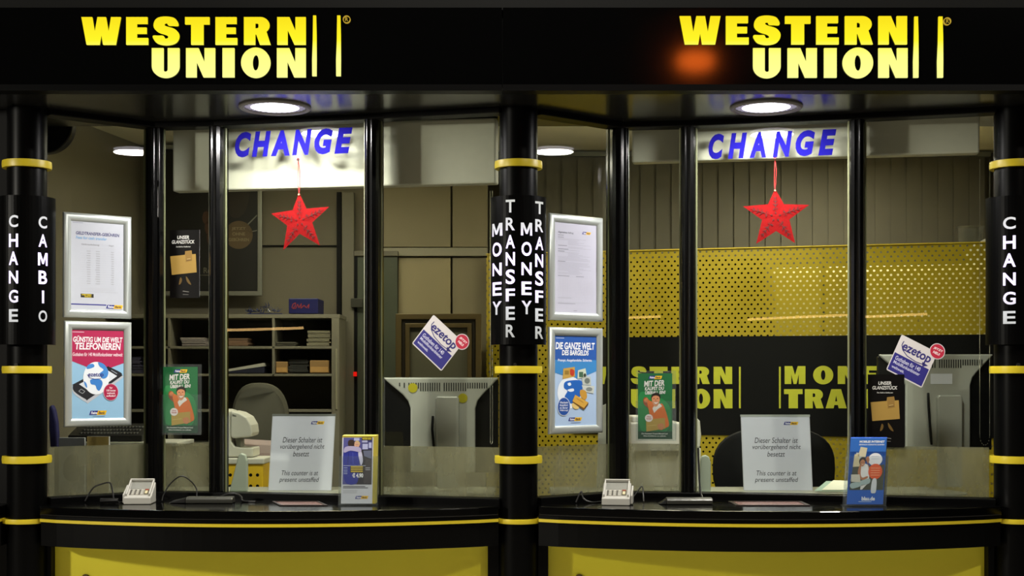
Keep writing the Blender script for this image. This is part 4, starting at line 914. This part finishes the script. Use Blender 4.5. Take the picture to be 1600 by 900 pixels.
def art_mit(A):
    A.rect(80, 85, 465, 805, (22, 98, 52), 0); A.blob([(90, 330), (200, 300), (420, 420), (440, 640), (330, 760), (110, 700)], (34, 128, 66), 1)
    A.rect(80, 722, 465, 805, (12, 62, 34), 2)
    A.logo(198, 113, 352, 148, 2)
    A.text('MIT DER', 150, 170, 378, 232, (215, 215, 210), 3, .03, .1, 12); A.text('KAUFST DU', 158, 236, 372, 274, (215, 215, 210), 3, .03, .1, 8); A.text('ÜBERALL EIN!', 160, 274, 388, 318, (215, 215, 210), 3, .03, .1, 8)
    A.blob([(140, 372), (165, 345), (195, 368), (212, 395), (235, 440), (205, 470), (150, 425)], (140, 70, 32), 3); A.blob([(150, 372), (180, 352), (198, 375), (185, 402), (155, 400)], (190, 120, 75), 4)
    A.blob([(185, 385), (235, 395), (300, 450), (345, 415), (385, 480), (428, 640), (395, 680), (330, 690), (235, 600), (200, 480)], (214, 108, 30), 4)
    A.poly([(325, 415), (350, 445), (300, 480), (262, 520), (243, 470), (262, 440)], (230, 225, 215), 5)
    A.blob([(230, 362), (232, 330), (248, 308), (288, 298), (322, 312), (332, 345), (326, 372), (318, 342), (285, 328), (250, 336)], (30, 20, 16), 7); A.blob([(235, 345), (262, 325), (300, 325), (322, 350), (322, 395), (300, 440), (272, 450), (248, 425)], (206, 140, 98), 6)
    A.blob([(262, 402), (285, 406), (306, 399), (294, 416), (274, 418)], (235, 228, 220), 8); A.circ(260, 362, 7, 4, (40, 25, 20), 8); A.circ(300, 360, 7, 4, (40, 25, 20), 8); A.line([(280, 365), (277, 385), (286, 388)], 3, (120, 70, 40), 8)
    A.poly([(172, 592), (382, 572), (388, 690), (175, 724)], (178, 148, 66), 6); A.blob([(300, 650), (345, 632), (372, 655), (360, 700), (320, 700)], (196, 128, 80), 7); A.line([(190, 660), (290, 650)], 4, (215, 190, 110), 7)
    A.circ(203, 575, 44, 42, (235, 225, 222), 7); A.text('Ohne', 180, 552, 226, 568, (180, 40, 50), 8, .02); A.text('Schufa!', 176, 574, 232, 590, (180, 40, 50), 8, .02)
    A.text('Die Reisebank Prepaid MasterCard', 122, 738, 412, 758, (220, 225, 215), 3, .015); A.text('Ohne Kreditkarte, nur aufladen.', 142, 764, 396, 780, (220, 225, 215), 3, .015)
paper_on('green_flyer', 0, 1, 255.5, 309, (573, 573.5), (677, 676), .012, (82, 85, 465, 805), art_mit, 'green flyer with a smiling man in orange in a clear holder, left window', 'flyer', 'green flyers in clear holders', True)
paper_on('green_flyer', 1, 1, 997, 1050.5, (583, 583.5), (686.5, 685.5), .012, (82, 85, 465, 805), art_mit, 'green flyer with a smiling man in orange in a clear holder, right window', 'flyer', 'green flyers in clear holders', True)
# tilted stickers
def sticker(k, TL, TR, BL, circ, lab):
    pl = pane(k, 3, .0015); a, b_, c = pl.hit(*TL), pl.hit(*TR), pl.hit(*BL)
    t = thing('tilted_sticker', lab, 'sticker', a, 'tilted phone credit stickers')
    A = Art(a, b_-a, c-a, 0, 0, 100, 92)
    def rr(x0, y0, x1, y1, r): return [(x, y) for cx_, cy_, s0 in ((x1-r, y0+r, -90), (x1-r, y1-r, 0), (x0+r, y1-r, 90), (x0+r, y0+r, 180)) for x, y in arc(cx_, cy_, r, r, s0, s0+90, 4)]
    A.poly(rr(0, 0, 100, 92, 4), (205, 200, 200), 0); A.rect(2.5, 45, 97.5, 89, (38, 34, 120), 1)
    A.text('ezetop', 14, 13, 92, 39, (44, 38, 110), 1, .025, .1)
    A.line([(12, 12), (11, 22), (18, 32), (34, 40), (60, 43), (84, 40)], 2, (44, 38, 110), 1); A.poly([(74, 36), (92, 38), (80, 46)], (44, 38, 110), 1)
    A.text('Guthaben für 140', 9, 50, 78, 60, (200, 200, 225), 2, .015); A.text('Mobilfunkanbieter', 9, 62, 82, 70, (200, 200, 225), 2, .015); A.text('weltweit.', 9, 74, 44, 81, (200, 200, 225), 2, .015)
    A.build('print', t)
    # red roundel, level with the picture rather than the card
    cc = pl.hit(*circ); r = .034; u = (b_-a).normalized(); v = (c-a).normalized()
    B = Art(cc-u*r-v*r+pl.n*.001, u*2*r, v*2*r, 0, 0, 20, 20); B.circ(10, 10, 10, 10, (205, 195, 200), 0, 36); B.circ(10, 10, 9, 9, (178, 28, 58), 1, 36)
    B.text('JETZT', 4, 6, 16.5, 9.4, (240, 220, 225), 2, .03, .1); B.text('NEU!', 5.5, 10.8, 14.5, 14.2, (240, 220, 225), 2, .03, .1); B.build('red_roundel', t)
sticker(0, (677.5, 491.5), (728, 543) if 0 else (724, 535), (643.5, 536.5), (722, 534), 'white and blue phone sticker tilted steeply above the left monitor')
sticker(1, (1409, 522.5), (1467, 553) if 0 else (1465, 551), (1384.5, 577.5), (1464.5, 549), 'white and blue phone sticker tilted slightly over the right monitor')

# ------------------------------------------------------------------ things on the counters
CPW = mat('keypad_housing', (186, 184, 176), .4, var=.03)
def pinpad(px0, px1, yb, yt, D, yaw, keys, lab):
    w = (px1-px0)/FP*D; c = P((px0+px1)/2, yb, D); c.z = CZ+.0006; h = (yb-yt)/FP*D*.84; t = thing('card_terminal', lab, 'card terminal', c, 'white card keypads')
    R = lambda x, y, z: Vector((c.x+x*cos(yaw)-y*sin(yaw), c.y+x*sin(yaw)+y*cos(yaw), c.z+z))
    d = .12; f = h*.34
    b = MB(); prof = [(0, 0), (0, f), (d*.16, f*1.15), (d, h), (d, 0)]
    b.prism([[R(-w/2, y, z) for y, z in prof]], R(w/2, 0, 0)-R(-w/2, 0, 0), CPW); b.build('housing', t, bevel=.004, seg=3)
    sl = Vector((0, d*.84, h-f*1.15)); L_ = sl.length
    o_ = R(-w/2+.012, d*.16, f*1.15); u_ = R(w/2-.012, d*.16, f*1.15)-o_; s_v = R(-w/2+.012, d, h)-o_; n_ = u_.cross(s_v).normalized()
    # raised rim (privacy shield)
    b = MB(); q = .007
    uu = u_.normalized(); ss = s_v.normalized(); Lu, Ls = u_.length, s_v.length
    def fr(a, bb, c_, dd, hgt, m, mb): mb.prism([[o_+uu*a+ss*bb, o_+uu*c_+ss*bb, o_+uu*c_+ss*dd, o_+uu*a+ss*dd]], n_*hgt, m)
    fr(-q, 0, 0, Ls, .012, CPW, b); fr(Lu, 0, Lu+q, Ls, .012, CPW, b); fr(-q, Ls, Lu+q, Ls+q, .014, CPW, b); b.build('privacy_shield', t, bevel=.002)
    b = MB(); fr(.002, Ls*.50, Lu-.002, Ls*.97, .0012, mat('display_grey', (132, 132, 124), .3), b); b.build('display', t)
    b = MB(); fr(Lu*.06, Ls*.06, Lu*.96, Ls*.46, .0012, mat('key_bed', (150, 146, 134), .5), b); kb = b.build('key_bed', t)
    b = MB(); nx, ny = keys
    for i in range(nx):
        for j in range(ny):
            a0 = Lu*(.09+.62*i/nx); b0 = Ls*(.09+.36*j/ny); fr(a0, b0, a0+Lu*.62/nx*.6, b0+Ls*.36/ny*.62, .003, mat('key_dark', (84, 82, 76), .5) if (i % 2) == 0 else mat('key_light', (190, 188, 178), .5), b)
    b.build('keys', kb)
    b = MB(); fr(Lu*.74, Ls*.1, Lu*.94, Ls*.45, .002, mat('side_keys_dark', (60, 58, 40), .5), b); fr(Lu*.78, Ls*.14, Lu*.9, Ls*.34, .004, mat('side_keys_pale', (200, 190, 150), .5), b); fr(Lu*.76, Ls*.38, Lu*.92, Ls*.44, .004, mat('side_keys_red', (150, 60, 40), .5), b); b.build('function_keys', kb)
    b = MB(); sx = 1 if px0 > 800 else -1; b.prism([[R(sx*(w/2+.002), .03, .004), R(sx*(w/2+.002), .12, .004), R(sx*(w/2+.002), .12, h*.86), R(sx*(w/2+.002), .03, h*.45)]], R(sx*.008, 0, 0)-R(0, 0, 0), CPW); b.build('card_reader', t, bevel=.002)
    return c
c1 = pinpad(193, 235, 787, 749, 5.99, .06, (6, 4), 'small white card keypad on the left counter, front facing')
c2 = pinpad(940, 984, 791, 752, 5.94, -.14, (6, 4), 'small white card keypad on the right counter, turned slightly')
CBL = mat('black_cable_rubber', (16, 15, 14), .4)
def cable(pts, r, lab, sm=True):
    pp = [Vector(p) for p in pts]; out = []
    for i in range(len(pp)-1):
        p0, p1, p2, p3 = pp[max(i-1, 0)], pp[i], pp[i+1], pp[min(i+2, len(pp)-1)]
        for j in range(8):
            t_ = j/8; out.append(.5*((2*p1)+(p2-p0)*t_+(2*p0-5*p1+4*p2-p3)*t_*t_+(3*p1-p0-3*p2+p3)*t_**3))
    out.append(pp[-1]); b = MB(); b.tube(out, r, CBL); tag(b.build('cable', smooth=True), lab, 'cable', 'black cables on the counters')
dn = lambda px, D: Vector(((px-HX)/FP*D, D-CAMD, CZ+.0045))
cable([dn(133, 6.08)+Vector((0, 0, .002)), P(145, 763, 6.1), P(160, 756, 6.12), P(172, 755, 6.12), P(176, 768, 6.08), dn(180, 6.05), dn(196, 6.1)], .0035, 'black cable arching to the left of the left card keypad')
cable([dn(253, 6.12), P(256, 772, 6.13), P(267, 755, 6.15), P(283, 744, 6.16), P(297, 751, 6.17), P(307, 764, 6.17), dn(309, 6.12), dn(330, 6.1)], .003, 'thin black cable loop between the left posts')
cable([dn(900, 6.05), P(908, 768, 6.07), P(912, 779, 6.06), dn(925, 6.05), dn(944, 6.1)], .0035, 'short black cable left of the right card keypad')
cable([dn(985, 6.1), P(994, 771, 6.12), P(1003, 760, 6.14), P(1005, 772, 6.12), dn(1006, 6.08)], .003, 'thin black cable beside the right card keypad')
cable([P(1091, 700, 6.28), P(1092, 735, 6.27), P(1094, 765, 6.24), dn(1100, 6.16), dn(1112, 6.1)], .0045, 'black cable coming down beside the right intercom')
cable([dn(340, 6.2), P(345, 776, 6.16), P(356, 772, 6.15), P(370, 772, 6.15), P(377, 777, 6.12), dn(380, 6.1), dn(400, 6.08)], .005, 'thick black cable lying under the left intercom')
# coiled cord beside left keypad
b = MB(); pts = []
for i in range(160):
    f = i/159; pts.append(dn(157+28*f, 6.02)+Vector((0, .009*sin(i*.9), .009+.009*cos(i*.9))))
b.tube(pts, .0028, CBL, 6); tag(b.build('coiled_cord', smooth=True), 'black coiled cord lying left of the left card keypad', 'cord')
for k, (x0, x1, yy, D) in enumerate(((262, 363, 784, 6.03), (1030, 1114, 787, 5.98))):
    t = thing('pen_tray', 'long dark grey bar-shaped tray lying on the %s counter' % GRP(k), 'tray', dn((x0+x1)/2, D), 'grey trays on the counters')
    a = dn(x0+28 if k == 0 else x0+12, D); c = dn(x1, D); b = MB(); h = .024
    b.prism([[a+Vector((0, 0, -.0035)), a+Vector((0, -.003, h*.6)), a+Vector((0, .012, h)), a+Vector((0, .055, h)), a+Vector((0, .075, -.0035))]], c-a, mat('dark_grey_tray', (76, 76, 70), .3, .3)); b.build('tray_body', t, bevel=.004, seg=3)
    b = MB(); e = dn(x0, D); b.prism([[e+Vector((0, .01, -.003)), a+Vector((0, .0, -.003)), a+Vector((0, .0, .02)), e+Vector((.02, .012, .008))]], (0, .06, 0), BLKP); b.build('end_piece', t, bevel=.003)
# transaction trays
for k, (x0, x1) in enumerate(((425, 512), (1138, 1266))):
    t = thing('coin_dish', 'flat pinkish metal money dish let into the %s counter' % GRP(k), 'money dish', dn((x0+x1)/2, 6.0), 'money dishes')
    b = MB(); a = dn(x0, 6.11); c = dn(x1-14, 6.11); e = dn(x1, 5.92); f = dn(x0+12, 5.92); z = Vector((0, 0, -.004))
    q0 = [a+z, c+z, e+z, f+z]; ctr = sum(q0, Vector())/4; q1 = [ctr+(p-ctr)*.9 for p in q0]
    b.prism([q0, q1], (0, 0, .004), mat('dish_rim', (70, 62, 60), .3, .4)); b.build('rim', t)
    b = MB(); b.prism([q1], (0, 0, .0012), mat('dish_plate', (150, 118, 112), .25, .3)); b.build('plate', t)
# leaflet holders
def art_hug(A):
    A.rect(85, 75, 465, 820, (226, 206, 60), 0); A.rect(85, 95, 430, 820, (206, 208, 216), 1)
    A.rect(98, 95, 418, 610, (84, 84, 150), 2); A.rect(300, 95, 418, 230, (66, 66, 120), 3)
    for x, y, w_, h_ in ((305, 110, 60, 40), (310, 165, 60, 60), (380, 150, 30, 60), (215, 100, 60, 30)): A.rect(x, y, x+w_, y+h_, (178, 182, 222), 4)
    A.poly([(300, 230), (418, 225), (418, 610), (250, 610), (300, 400)], (40, 38, 46), 4); A.poly([(320, 240), (412, 236), (410, 330), (330, 300)], (100, 106, 130), 5); A.poly([(345, 320), (415, 340), (415, 600), (330, 600)], (66, 60, 64), 5)
    A.blob([(105, 250), (160, 240), (240, 245), (270, 280), (275, 390), (260, 590), (130, 590), (100, 400)], (44, 52, 150), 6); A.line([(160, 260), (150, 390)], 6, (30, 36, 110), 7); A.line([(205, 260), (210, 390)], 6, (70, 80, 185), 7)
    A.blob([(265, 260), (300, 250), (318, 350), (300, 400), (280, 350)], (200, 200, 225), 7)
    A.blob([(148, 150), (165, 122), (205, 122), (222, 150), (215, 185), (180, 195), (155, 185)], (52, 34, 30), 8); A.blob([(222, 150), (250, 132), (278, 155), (275, 190), (245, 210), (222, 190)], (214, 168, 142), 8); A.blob([(225, 145), (252, 128), (282, 152), (278, 175), (262, 150)], (206, 180, 130), 9)
    A.circ(240, 172, 4, 3, (60, 40, 40), 9); A.circ(258, 172, 4, 3, (60, 40, 40), 9); A.line([(240, 190), (254, 190)], 3, (170, 70, 70), 9)
    A.blob([(112, 210), (160, 190), (270, 200), (300, 235), (280, 255), (180, 240), (110, 262)], (176, 168, 205), 9)
    A.rect(180, 405, 330, 482, (70, 62, 40), 8); 
    for y in (412, 436, 460): A.rect(188, y, 318, y+14, (206, 178, 60), 9)
    A.text('€ 4.90', 205, 485, 325, 537, (235, 235, 240), 9, .05); A.line([(105, 405), (350, 405)], 5, (200, 205, 225), 8)
    for y in (425, 450, 470, 488): A.rect(108, y, 150, y+8, (160, 168, 210), 8)
    for y in (425, 445): A.rect(348, y, 400, y+8, (170, 170, 180), 8)
    A.rect(302, 92, 412, 125, (40, 38, 20), 8); A.text('WESTERN UNION', 306, 97, 408, 119, (225, 205, 60), 9, .03)
    A.rect(105, 628, 350, 637, (90, 90, 96), 2); A.rect(105, 643, 380, 652, (90, 90, 96), 2)
    for y in (672, 686, 700): A.rect(105, y, 330-y*.1, y+4, (165, 166, 172), 2)
    A.logo(240, 736, 386, 768, 2)
def art_blau(A):
    A.rect(80, 95, 480, 805, (70, 142, 214), 0); A.rect(80, 95, 480, 240, (44, 110, 200), 1); A.poly([(130, 400), (150, 250), (240, 260), (250, 560), (100, 560)], (190, 200, 205), 1)
    A.text('MOBILES INTERNET', 178, 120, 460, 144, (240, 244, 250), 2, .04, .1); A.text('EINFACH GÜNSTIG SURFEN', 176, 154, 458, 172, (225, 232, 245), 2, .03, .1)
    A.poly([(195, 188), (270, 200), (255, 300), (170, 290)], (214, 206, 176), 2); A.poly([(130, 270), (180, 260), (200, 400), (120, 405)], (206, 196, 160), 2)
    A.poly([(120, 405), (470, 380), (470, 660), (95, 660)], (66, 72, 60), 2)
    A.circ(365, 325, 78, 70, (236, 238, 244), 4, 36); A.circ(372, 455, 78, 84, (224, 88, 34), 6, 36)
    for y in (415, 440, 465, 490): A.rect(322, y, 425, y+8, (240, 160, 120), 7)
    for y in (290, 315): A.rect(320, y, 405, y+6, (190, 200, 220), 5)
    A.blob([(215, 375), (262, 372), (290, 395), (305, 480), (300, 540), (215, 540), (190, 470)], (232, 232, 232), 5); A.blob([(260, 320), (285, 290), (300, 330), (285, 385), (305, 430), (320, 440), (300, 400)], (172, 112, 78), 5)
    A.blob([(190, 400), (212, 380), (210, 470), (230, 520), (285, 505), (290, 525), (225, 545), (180, 480)], (180, 118, 82), 6)
    A.blob([(185, 340), (205, 305), (240, 300), (262, 325), (255, 350), (225, 335), (210, 365), (200, 385)], (38, 24, 20), 7); A.blob([(200, 345), (225, 325), (250, 345), (245, 380), (225, 400), (205, 385)], (188, 126, 90), 8)
    A.circ(214, 358, 4, 3, (40, 20, 20), 9); A.circ(236, 356, 4, 3, (40, 20, 20), 9); A.line([(218, 380), (236, 378)], 4, (240, 230, 225), 9)
    A.blob([(115, 580), (200, 560), (310, 530), (315, 580), (230, 610), (130, 640), (98, 610)], (166, 188, 190), 6); A.poly([(104, 488), (200, 486), (215, 570), (112, 566)], (206, 204, 190), 7)
    A.poly([(220, 600), (290, 590), (235, 650), (215, 650)], (225, 225, 222), 6)
    A.blob([(345, 545), (390, 540), (392, 670), (365, 690), (335, 672)], (216, 222, 230), 7); A.rect(80, 655, 480, 805, (30, 96, 196), 3)
    A.text('blau.de', 238, 725, 386, 768, (240, 244, 250), 4, .04); A.rect(205, 776, 350, 783, (170, 195, 235), 4)
def leaflet(x0, x1, yt, yb, D, lean, rect, fn, lab, hy, rgb):
    t = thing('leaflet_holder', lab, 'leaflet holder', P((x0+x1)/2, yb, D), 'clear leaflet holders on the counters')
    a = P(x0, yb, D); c = P(x1, yb, D); zt_ = zat(yt, D+.03); V = Vector((-lean/FP*D, -.03, CZ+.008-zt_)); O = Vector((a.x+lean/FP*D, a.y+.045, zt_)); U = Vector((c.x-a.x, 0, 0))
    A = Art(O, U, V, *rect); fn(A); A.build('leaflet_print', t)
    b = MB(); b.prism([[O, O+U, O+U+V, O+V]], (0.006, .016, .004), mat('leaflet_stack', rgb, .5)); b.build('leaflets', t)
    B = O+V*hy; ex = Vector((.009, 0, 0)); fy = Vector((0, -.012, 0)); b = MB(); lo = O+V+Vector((0, 0, -.006)); 
    b.prism([[B-ex+fy, B+U+ex+fy, lo+U+ex+fy, lo-ex+fy]], (0, .002, 0), ACRY)
    for s_, q in ((-1, O), (1, O+U)): b.prism([[q+V*hy+ex*s_+fy, q+V*hy+ex*s_+Vector((0, .02, 0)), q+V+ex*s_+Vector((0, .03, -.006)), q+V+ex*s_+fy+Vector((0, 0, -.006))]], (.002*s_, 0, 0), ACRY)
    b.prism([[O+V*.1+Vector((-.009, .02, 0)), O+V*.1+U+Vector((.009, .02, 0)), lo+U+Vector((.009, .02, 0)), lo+Vector((-.009, .02, 0))]], (0, .002, 0), ACRY)
    b.build('clear_stand', t)
    b = MB(); b.box((lo.x-.012, lo.y-.02, CZ), (lo.x+U.x+.012, lo.y+.06, CZ+.003), ACRY); b.build('base_plate', t)
leaflet(532, 586, 681, 789, 5.93, 1, (85, 75, 465, 820), art_hug, 'yellow-edged leaflet of two people hugging in a clear stand on the left counter', .30, (220, 206, 90))
leaflet(1324, 1381, 685, 794, 5.89, 9, (75, 95, 480, 810), art_blau, 'bright blue leaflet of a seated woman in a clear stand on the right counter', .27, (40, 90, 190))

# ------------------------------------------------------------------ more office things
# left: phone / keyboard and papers behind the framed adverts
t = thing('desk_telephone', 'dark desk telephone with rows of keys behind the left framed advert', 'telephone', P(165, 690, 6.9))
b = MB(); a = P(106, 690, 6.9); c = P(222, 690, 6.9); b.prism([[a, a+Vector((0, 0, .03)), a+Vector((0, .2, .085)), a+Vector((0, .2, 0))]], Vector((c.x-a.x, 0, 0)), mat('dark_phone', (36, 36, 36), .4)); b.build('phone_body', t, bevel=.004)
b = MB()
for i in range(18):
    for j in range(3):
        x = a.x+.05+i*.0165; y = .02+j*.05; b.box((x, a.y+y, a.z+.032+y*.27), (x+.010, a.y+y+.028, a.z+.040+y*.27), mat('phone_key', (120, 120, 116), .5))
b.build('keys', t)
t2 = thing('side_desk', 'cream side desk carrying the telephone in the left bay', 'desk', (P(165, 690, 6.9).x, 1.0, 0))
z_ = a.z-.001; b = MB(); b.box((-2.15, .86, z_-.02), (-1.66, 1.22, z_), CREAM); b.build('desk_top', t2, bevel=.003)
b = MB(); b.box((-2.13, .9, 0), (-1.68, 1.2, z_-.02), GREYP); b.build('pedestal', t2)
t = thing('blue_chair', 'narrow edge of a blue padded chair at the far left window', 'chair', P(82, 700, 7.1))
b = MB(); pr_ = [(76, 636), (80, 632), (84, 640), (88, 660), (90, 700), (78, 700), (76, 670)]; b.prism([[P(x, y, 7.1) for x, y in pr_]], (0, .05, 0), mat('blue_upholstery', (52, 52, 110), .7)); b.build('backrest', t, bevel=.01)
b = MB(); q = P(84, 700, 7.1); b.box((q.x-.03, q.y+.1, 0), (q.x+.03, q.y+.2, q.z), BLKP); b.build('leg', t)
# leaflets standing inside the frosted strip, left bay
def inner_leaf(k, x0, x1, yt, D, rgb, rgb2, lab):
    t = thing('inner_leaflet', lab, 'leaflet', P((x0+x1)/2, 765, D), 'leaflets behind the hazy baffle'); a = P(x0, yt, D); c = P(x1, yt, D)
    A = Art(Vector((a.x, a.y, a.z)), (c.x-a.x, 0, 0), (0, 0, DZ-a.z), 0, 0, 10, 20); A.rect(0, 0, 10, 20, rgb, 0); A.blob([(2, 9), (5, 6), (8, 8), (8.5, 14), (5, 16), (2, 14)], rgb2, 1); A.build('print', t)
    b = MB(); b.box((a.x, a.y+.001, DZ), (c.x, a.y+.02, a.z), WHT); b.build('stack', t)
inner_leaf(0, 92, 132, 684, 6.5, (120, 120, 122), (60, 62, 70), 'grey leaflet standing behind the hazy baffle, far left')
inner_leaf(0, 136, 170, 682, 6.52, (206, 178, 110), (120, 100, 60), 'tan leaflet standing behind the hazy baffle, far left')
# right bay, white printer and paper behind pane 2
t = thing('white_printer', 'white office printer behind the narrow pane, right bay', 'printer', P(1030, 770, 6.9))
a = P(985, 660, 6.9); c = P(1066, 780, 6.9); b = MB(); b.box((a.x, a.y, 1.0), (c.x, a.y+.3, a.z), mat('printer_white', (205, 200, 192), .4)); b.build('printer_body', t, bevel=.012, seg=3)
b = MB(); b.box((a.x+.02, a.y-.02, zat(712, 6.9)), (c.x-.02, a.y, zat(704, 6.9)), mat('printer_slot', (70, 68, 66), .5)); b.build('paper_slot', t)
b = MB(); b.box((a.x+.01, a.y+.02, a.z-.001), (c.x-.06, a.y+.28, a.z+.03), mat('printer_lid', (225, 222, 215), .4)); b.build('lid', t, bevel=.008)
t3 = thing('printer_stand', 'grey pedestal under the white printer', 'pedestal', (a.x, a.y, 0)); b = MB(); b.box((a.x+.01, a.y+.01, 0), (c.x-.01, a.y+.29, .999), GREYP); b.build('pedestal_body', t3, bevel=.004)
b = MB(); b.prism([[P(936, 636, 6.8), P(949, 630, 6.8), Vector((P(949, 700, 6.8).x, .8, DZ)), Vector((P(932, 700, 6.8).x, .8, DZ))]], (0, .01, 0), mat('white_card', (245, 245, 238), .6)); tag(b.build('white_document'), 'white upright document between the blue cash advert and the post', 'paper')
t = thing('hand_set', 'white telephone handset standing beside the right narrow pane', 'telephone', P(1089, 700, 6.8))
b = MB(); b.prism([[P(x, y, 6.8) for x, y in ((1083, 655), (1088, 652), (1094, 658), (1096, 680), (1094, 700), (1084, 702))]], (0, .05, 0), CREAM); b.build('handset', t, bevel=.01)
b = MB(); q = P(1089, 700, 6.8); b.box((q.x-.025, q.y, DZ), (q.x+.02, q.y+.05, q.z), CREAM); b.build('cradle', t, bevel=.005)
# loose papers / paper roll at right
t = thing('loose_papers', 'pale loose papers fanned on the desk beside the blue leaflet', 'papers', P(1300, 770, 6.5))
for j, (x0, x1, y0, y1, m) in enumerate(((1280, 1340, 757, 768, (200, 205, 180)), (1273, 1330, 762, 771, (150, 175, 160)), (1284, 1322, 753, 766, (215, 215, 196)))):
    b = MB(); z0 = DZ+.003+j*.004; p = [P(x0, y1, 6.5), P(x1, y1, 6.5), P(x1+8, y0, 6.66), P(x0+18, y0, 6.7)]
    b.prism([[Vector((v.x, v.y, z0+(.03 if i > 1 else 0))) for i, v in enumerate(p)]], (0, 0, .003), mat('loose_sheet', m, .6)); b.build('sheet', t)
# behind the screen
t = thing('added_spot', 'unseen small spot added to brighten the holes of the yellow screen', 'ceiling light', (1.95, 2.0, 2.99))
b = MB(); b.cyl((1.95, 2.0, 3.0), (1.95, 2.0, 2.93), .05, SILV); b.build('housing', t, smooth=True); b = MB(); b.cyl((1.95, 2.0, 2.931), (1.95, 2.0, 2.926), .04, emis('spot_glow', (255, 240, 200), 4.0)); b.build('lens', t)
area('lamp_light', (1.95, 2.0, 2.92), (0, 0, 0), .08, 14, (1, .93, .75), t)  # added lamp that lights the pale cupboard so the holes show bright
xa, xb = PB.a.x, PB.b.x
def behind(px0, px1, z1, m, lab, dm, dep=.25, gap=.40):
    p0 = PB.hit(px0, 590); p1 = PB.hit(px1, 590); b0 = p0-PB.n*gap; b1 = p1-PB.n*gap; t = thing('backdrop_cupboard', lab, 'cupboard', (b0.x, b0.y, 0), 'added cupboards behind the yellow screen')
    b = MB(); b.prism([[Vector((b0.x, b0.y, 0)), Vector((b1.x, b1.y, 0)), Vector((b1.x, b1.y, 0))-PB.n*dep, Vector((b0.x, b0.y, 0))-PB.n*dep]], (0, 0, z1), m); b.build('cupboard_body', t, bevel=.004)
    for j in range(3):
        q0 = b0.lerp(b1, (j+.02)/3); q1 = b0.lerp(b1, (j+.98)/3); b = MB(); b.prism([[Vector((q0.x, q0.y, .05))+PB.n*.001, Vector((q1.x, q1.y, .05))+PB.n*.001, Vector((q1.x, q1.y, .05))+PB.n*.018, Vector((q0.x, q0.y, .05))+PB.n*.018]], (0, 0, z1-.08), dm); b.build('door', t, bevel=.003)
behind(765, 1192, 2.25, DK, 'dark cupboard added behind the left half of the yellow screen to darken its holes', DK, .12, .05)  # added dark backing so the left holes look dark
behind(1200, 1560, 2.22, PALE, 'pale cupboard added behind the right half of the yellow screen to brighten its holes', PALE, .25)  # added pale backing so the right holes look bright
q = PB.hit(1525, 380)-PB.n*.5
t = thing('plastic_bin', 'clear grey plastic beaker above the yellow screen, far right', 'beaker', (q.x, q.y, 2.22))
b = MB(); b.lathe((q.x, q.y, 2.22), [(.055, 0), (.075, .22), (.08, .225), (.078, .23), (.070, .222), (.05, .01)], glassmat('grey_beaker_plastic', haze=.35, hazecol=(130, 128, 118), rough=.1), 28); b.build('beaker_body', t, smooth=True)
b = MB(); p = PB.hit(1518, 380)-PB.n*.415; b.prism([[Vector((p.x-.01, p.y, 2.22)), Vector((p.x+.16, p.y-.02, 2.22)), Vector((p.x+.16, p.y-.02, 2.40)), Vector((p.x-.01, p.y, 2.31))]], -PB.n*.01, mat('white_card_bright', (232, 230, 215), .6)); tag(b.build('white_wedge'), 'white folded card lying on the cupboard top, far right', 'card')
# quarter of a black round panel at the top left, behind glass
t = thing('round_panel', 'dark round panel at the top left corner of the left window', 'speaker', P(84, 190, 6.6))
b = MB(); c_ = P(70, 195, 6.6); b.cyl(c_, c_+Vector((0, .06, 0)), .135, BLKP, n=48); b.build('panel_body', t, bevel=.01)
b = MB(); b.tube([c_+Vector((0, .03, .1)), Vector((c_.x, c_.y+.03, 3.0))], .012, BLKP); b.build('mount', t)

# ------------------------------------------------------------------ the hall behind the viewer: lamps that show as reflections
def refl(pl, px, py, dist):
    h = pl.hit(px, py); r = (h-Vector((0, -CAMD, EYE))).normalized(); d = r-2*r.dot(pl.n)*pl.n; return h+d*dist
WARM = emis('warm_tube', (255, 205, 130), 15.0)
def tube_lamp(a, b_, lab):
    t = thing('strip_lamp', lab, 'lamp', (a+b_)/2, 'warm strip lamps across the hall'); m = MB(); m.tube([a, b_], .013, WARM, 8); m.build('tube', t)
    m = MB(); m.box((min(a.x, b_.x), (a.y+b_.y)/2-.03-abs(a.y-b_.y)*0, max(a.z, b_.z)+.02), (max(a.x, b_.x), (a.y+b_.y)/2-.01, max(a.z, b_.z)+.05), BLKP); m.build('housing', t)
tube_lamp(refl(pane(0, 2), 352, 516, 7), refl(pane(0, 2), 474, 512.5, 7), 'warm strip lamp across the hall, left')
tube_lamp(refl(pane(1, 2), 1168, 499, 8.0), refl(pane(1, 2), 1328, 492, 8.0), 'warm strip lamp across the hall, right')
# orange street lamp mirrored in the fascia
h = Vector(((1087-HX)/FP*SD, SY, zat(95, SD))); r = (h-Vector((0, -CAMD, EYE))).normalized(); d = Vector((r.x, -r.y, r.z)); lp = h+d*11
t = thing('street_lamp', 'orange sodium street lamp across the hall', 'street lamp', (lp.x, lp.y, 0))
b = MB(); b.ring([[lp+Vector((.22*s_*cos(a_), .16*s_*sin(a_), z_)) for a_ in [2*pi*i/24 for i in range(24)]] for s_, z_ in ((.2, -.11), (.8, -.08), (1, 0), (.8, .08), (.2, .11))], emis('sodium_glow', (255, 110, 30), 22), True); b.build('lamp_head', t)
b = MB(); b.cyl((lp.x, lp.y-.4, 0), (lp.x, lp.y-.4, lp.z), .05, BLKP); b.tube([(lp.x, lp.y-.4, lp.z), (lp.x, lp.y-.15, lp.z+.14)], .03, BLKP); b.build('pole', t)
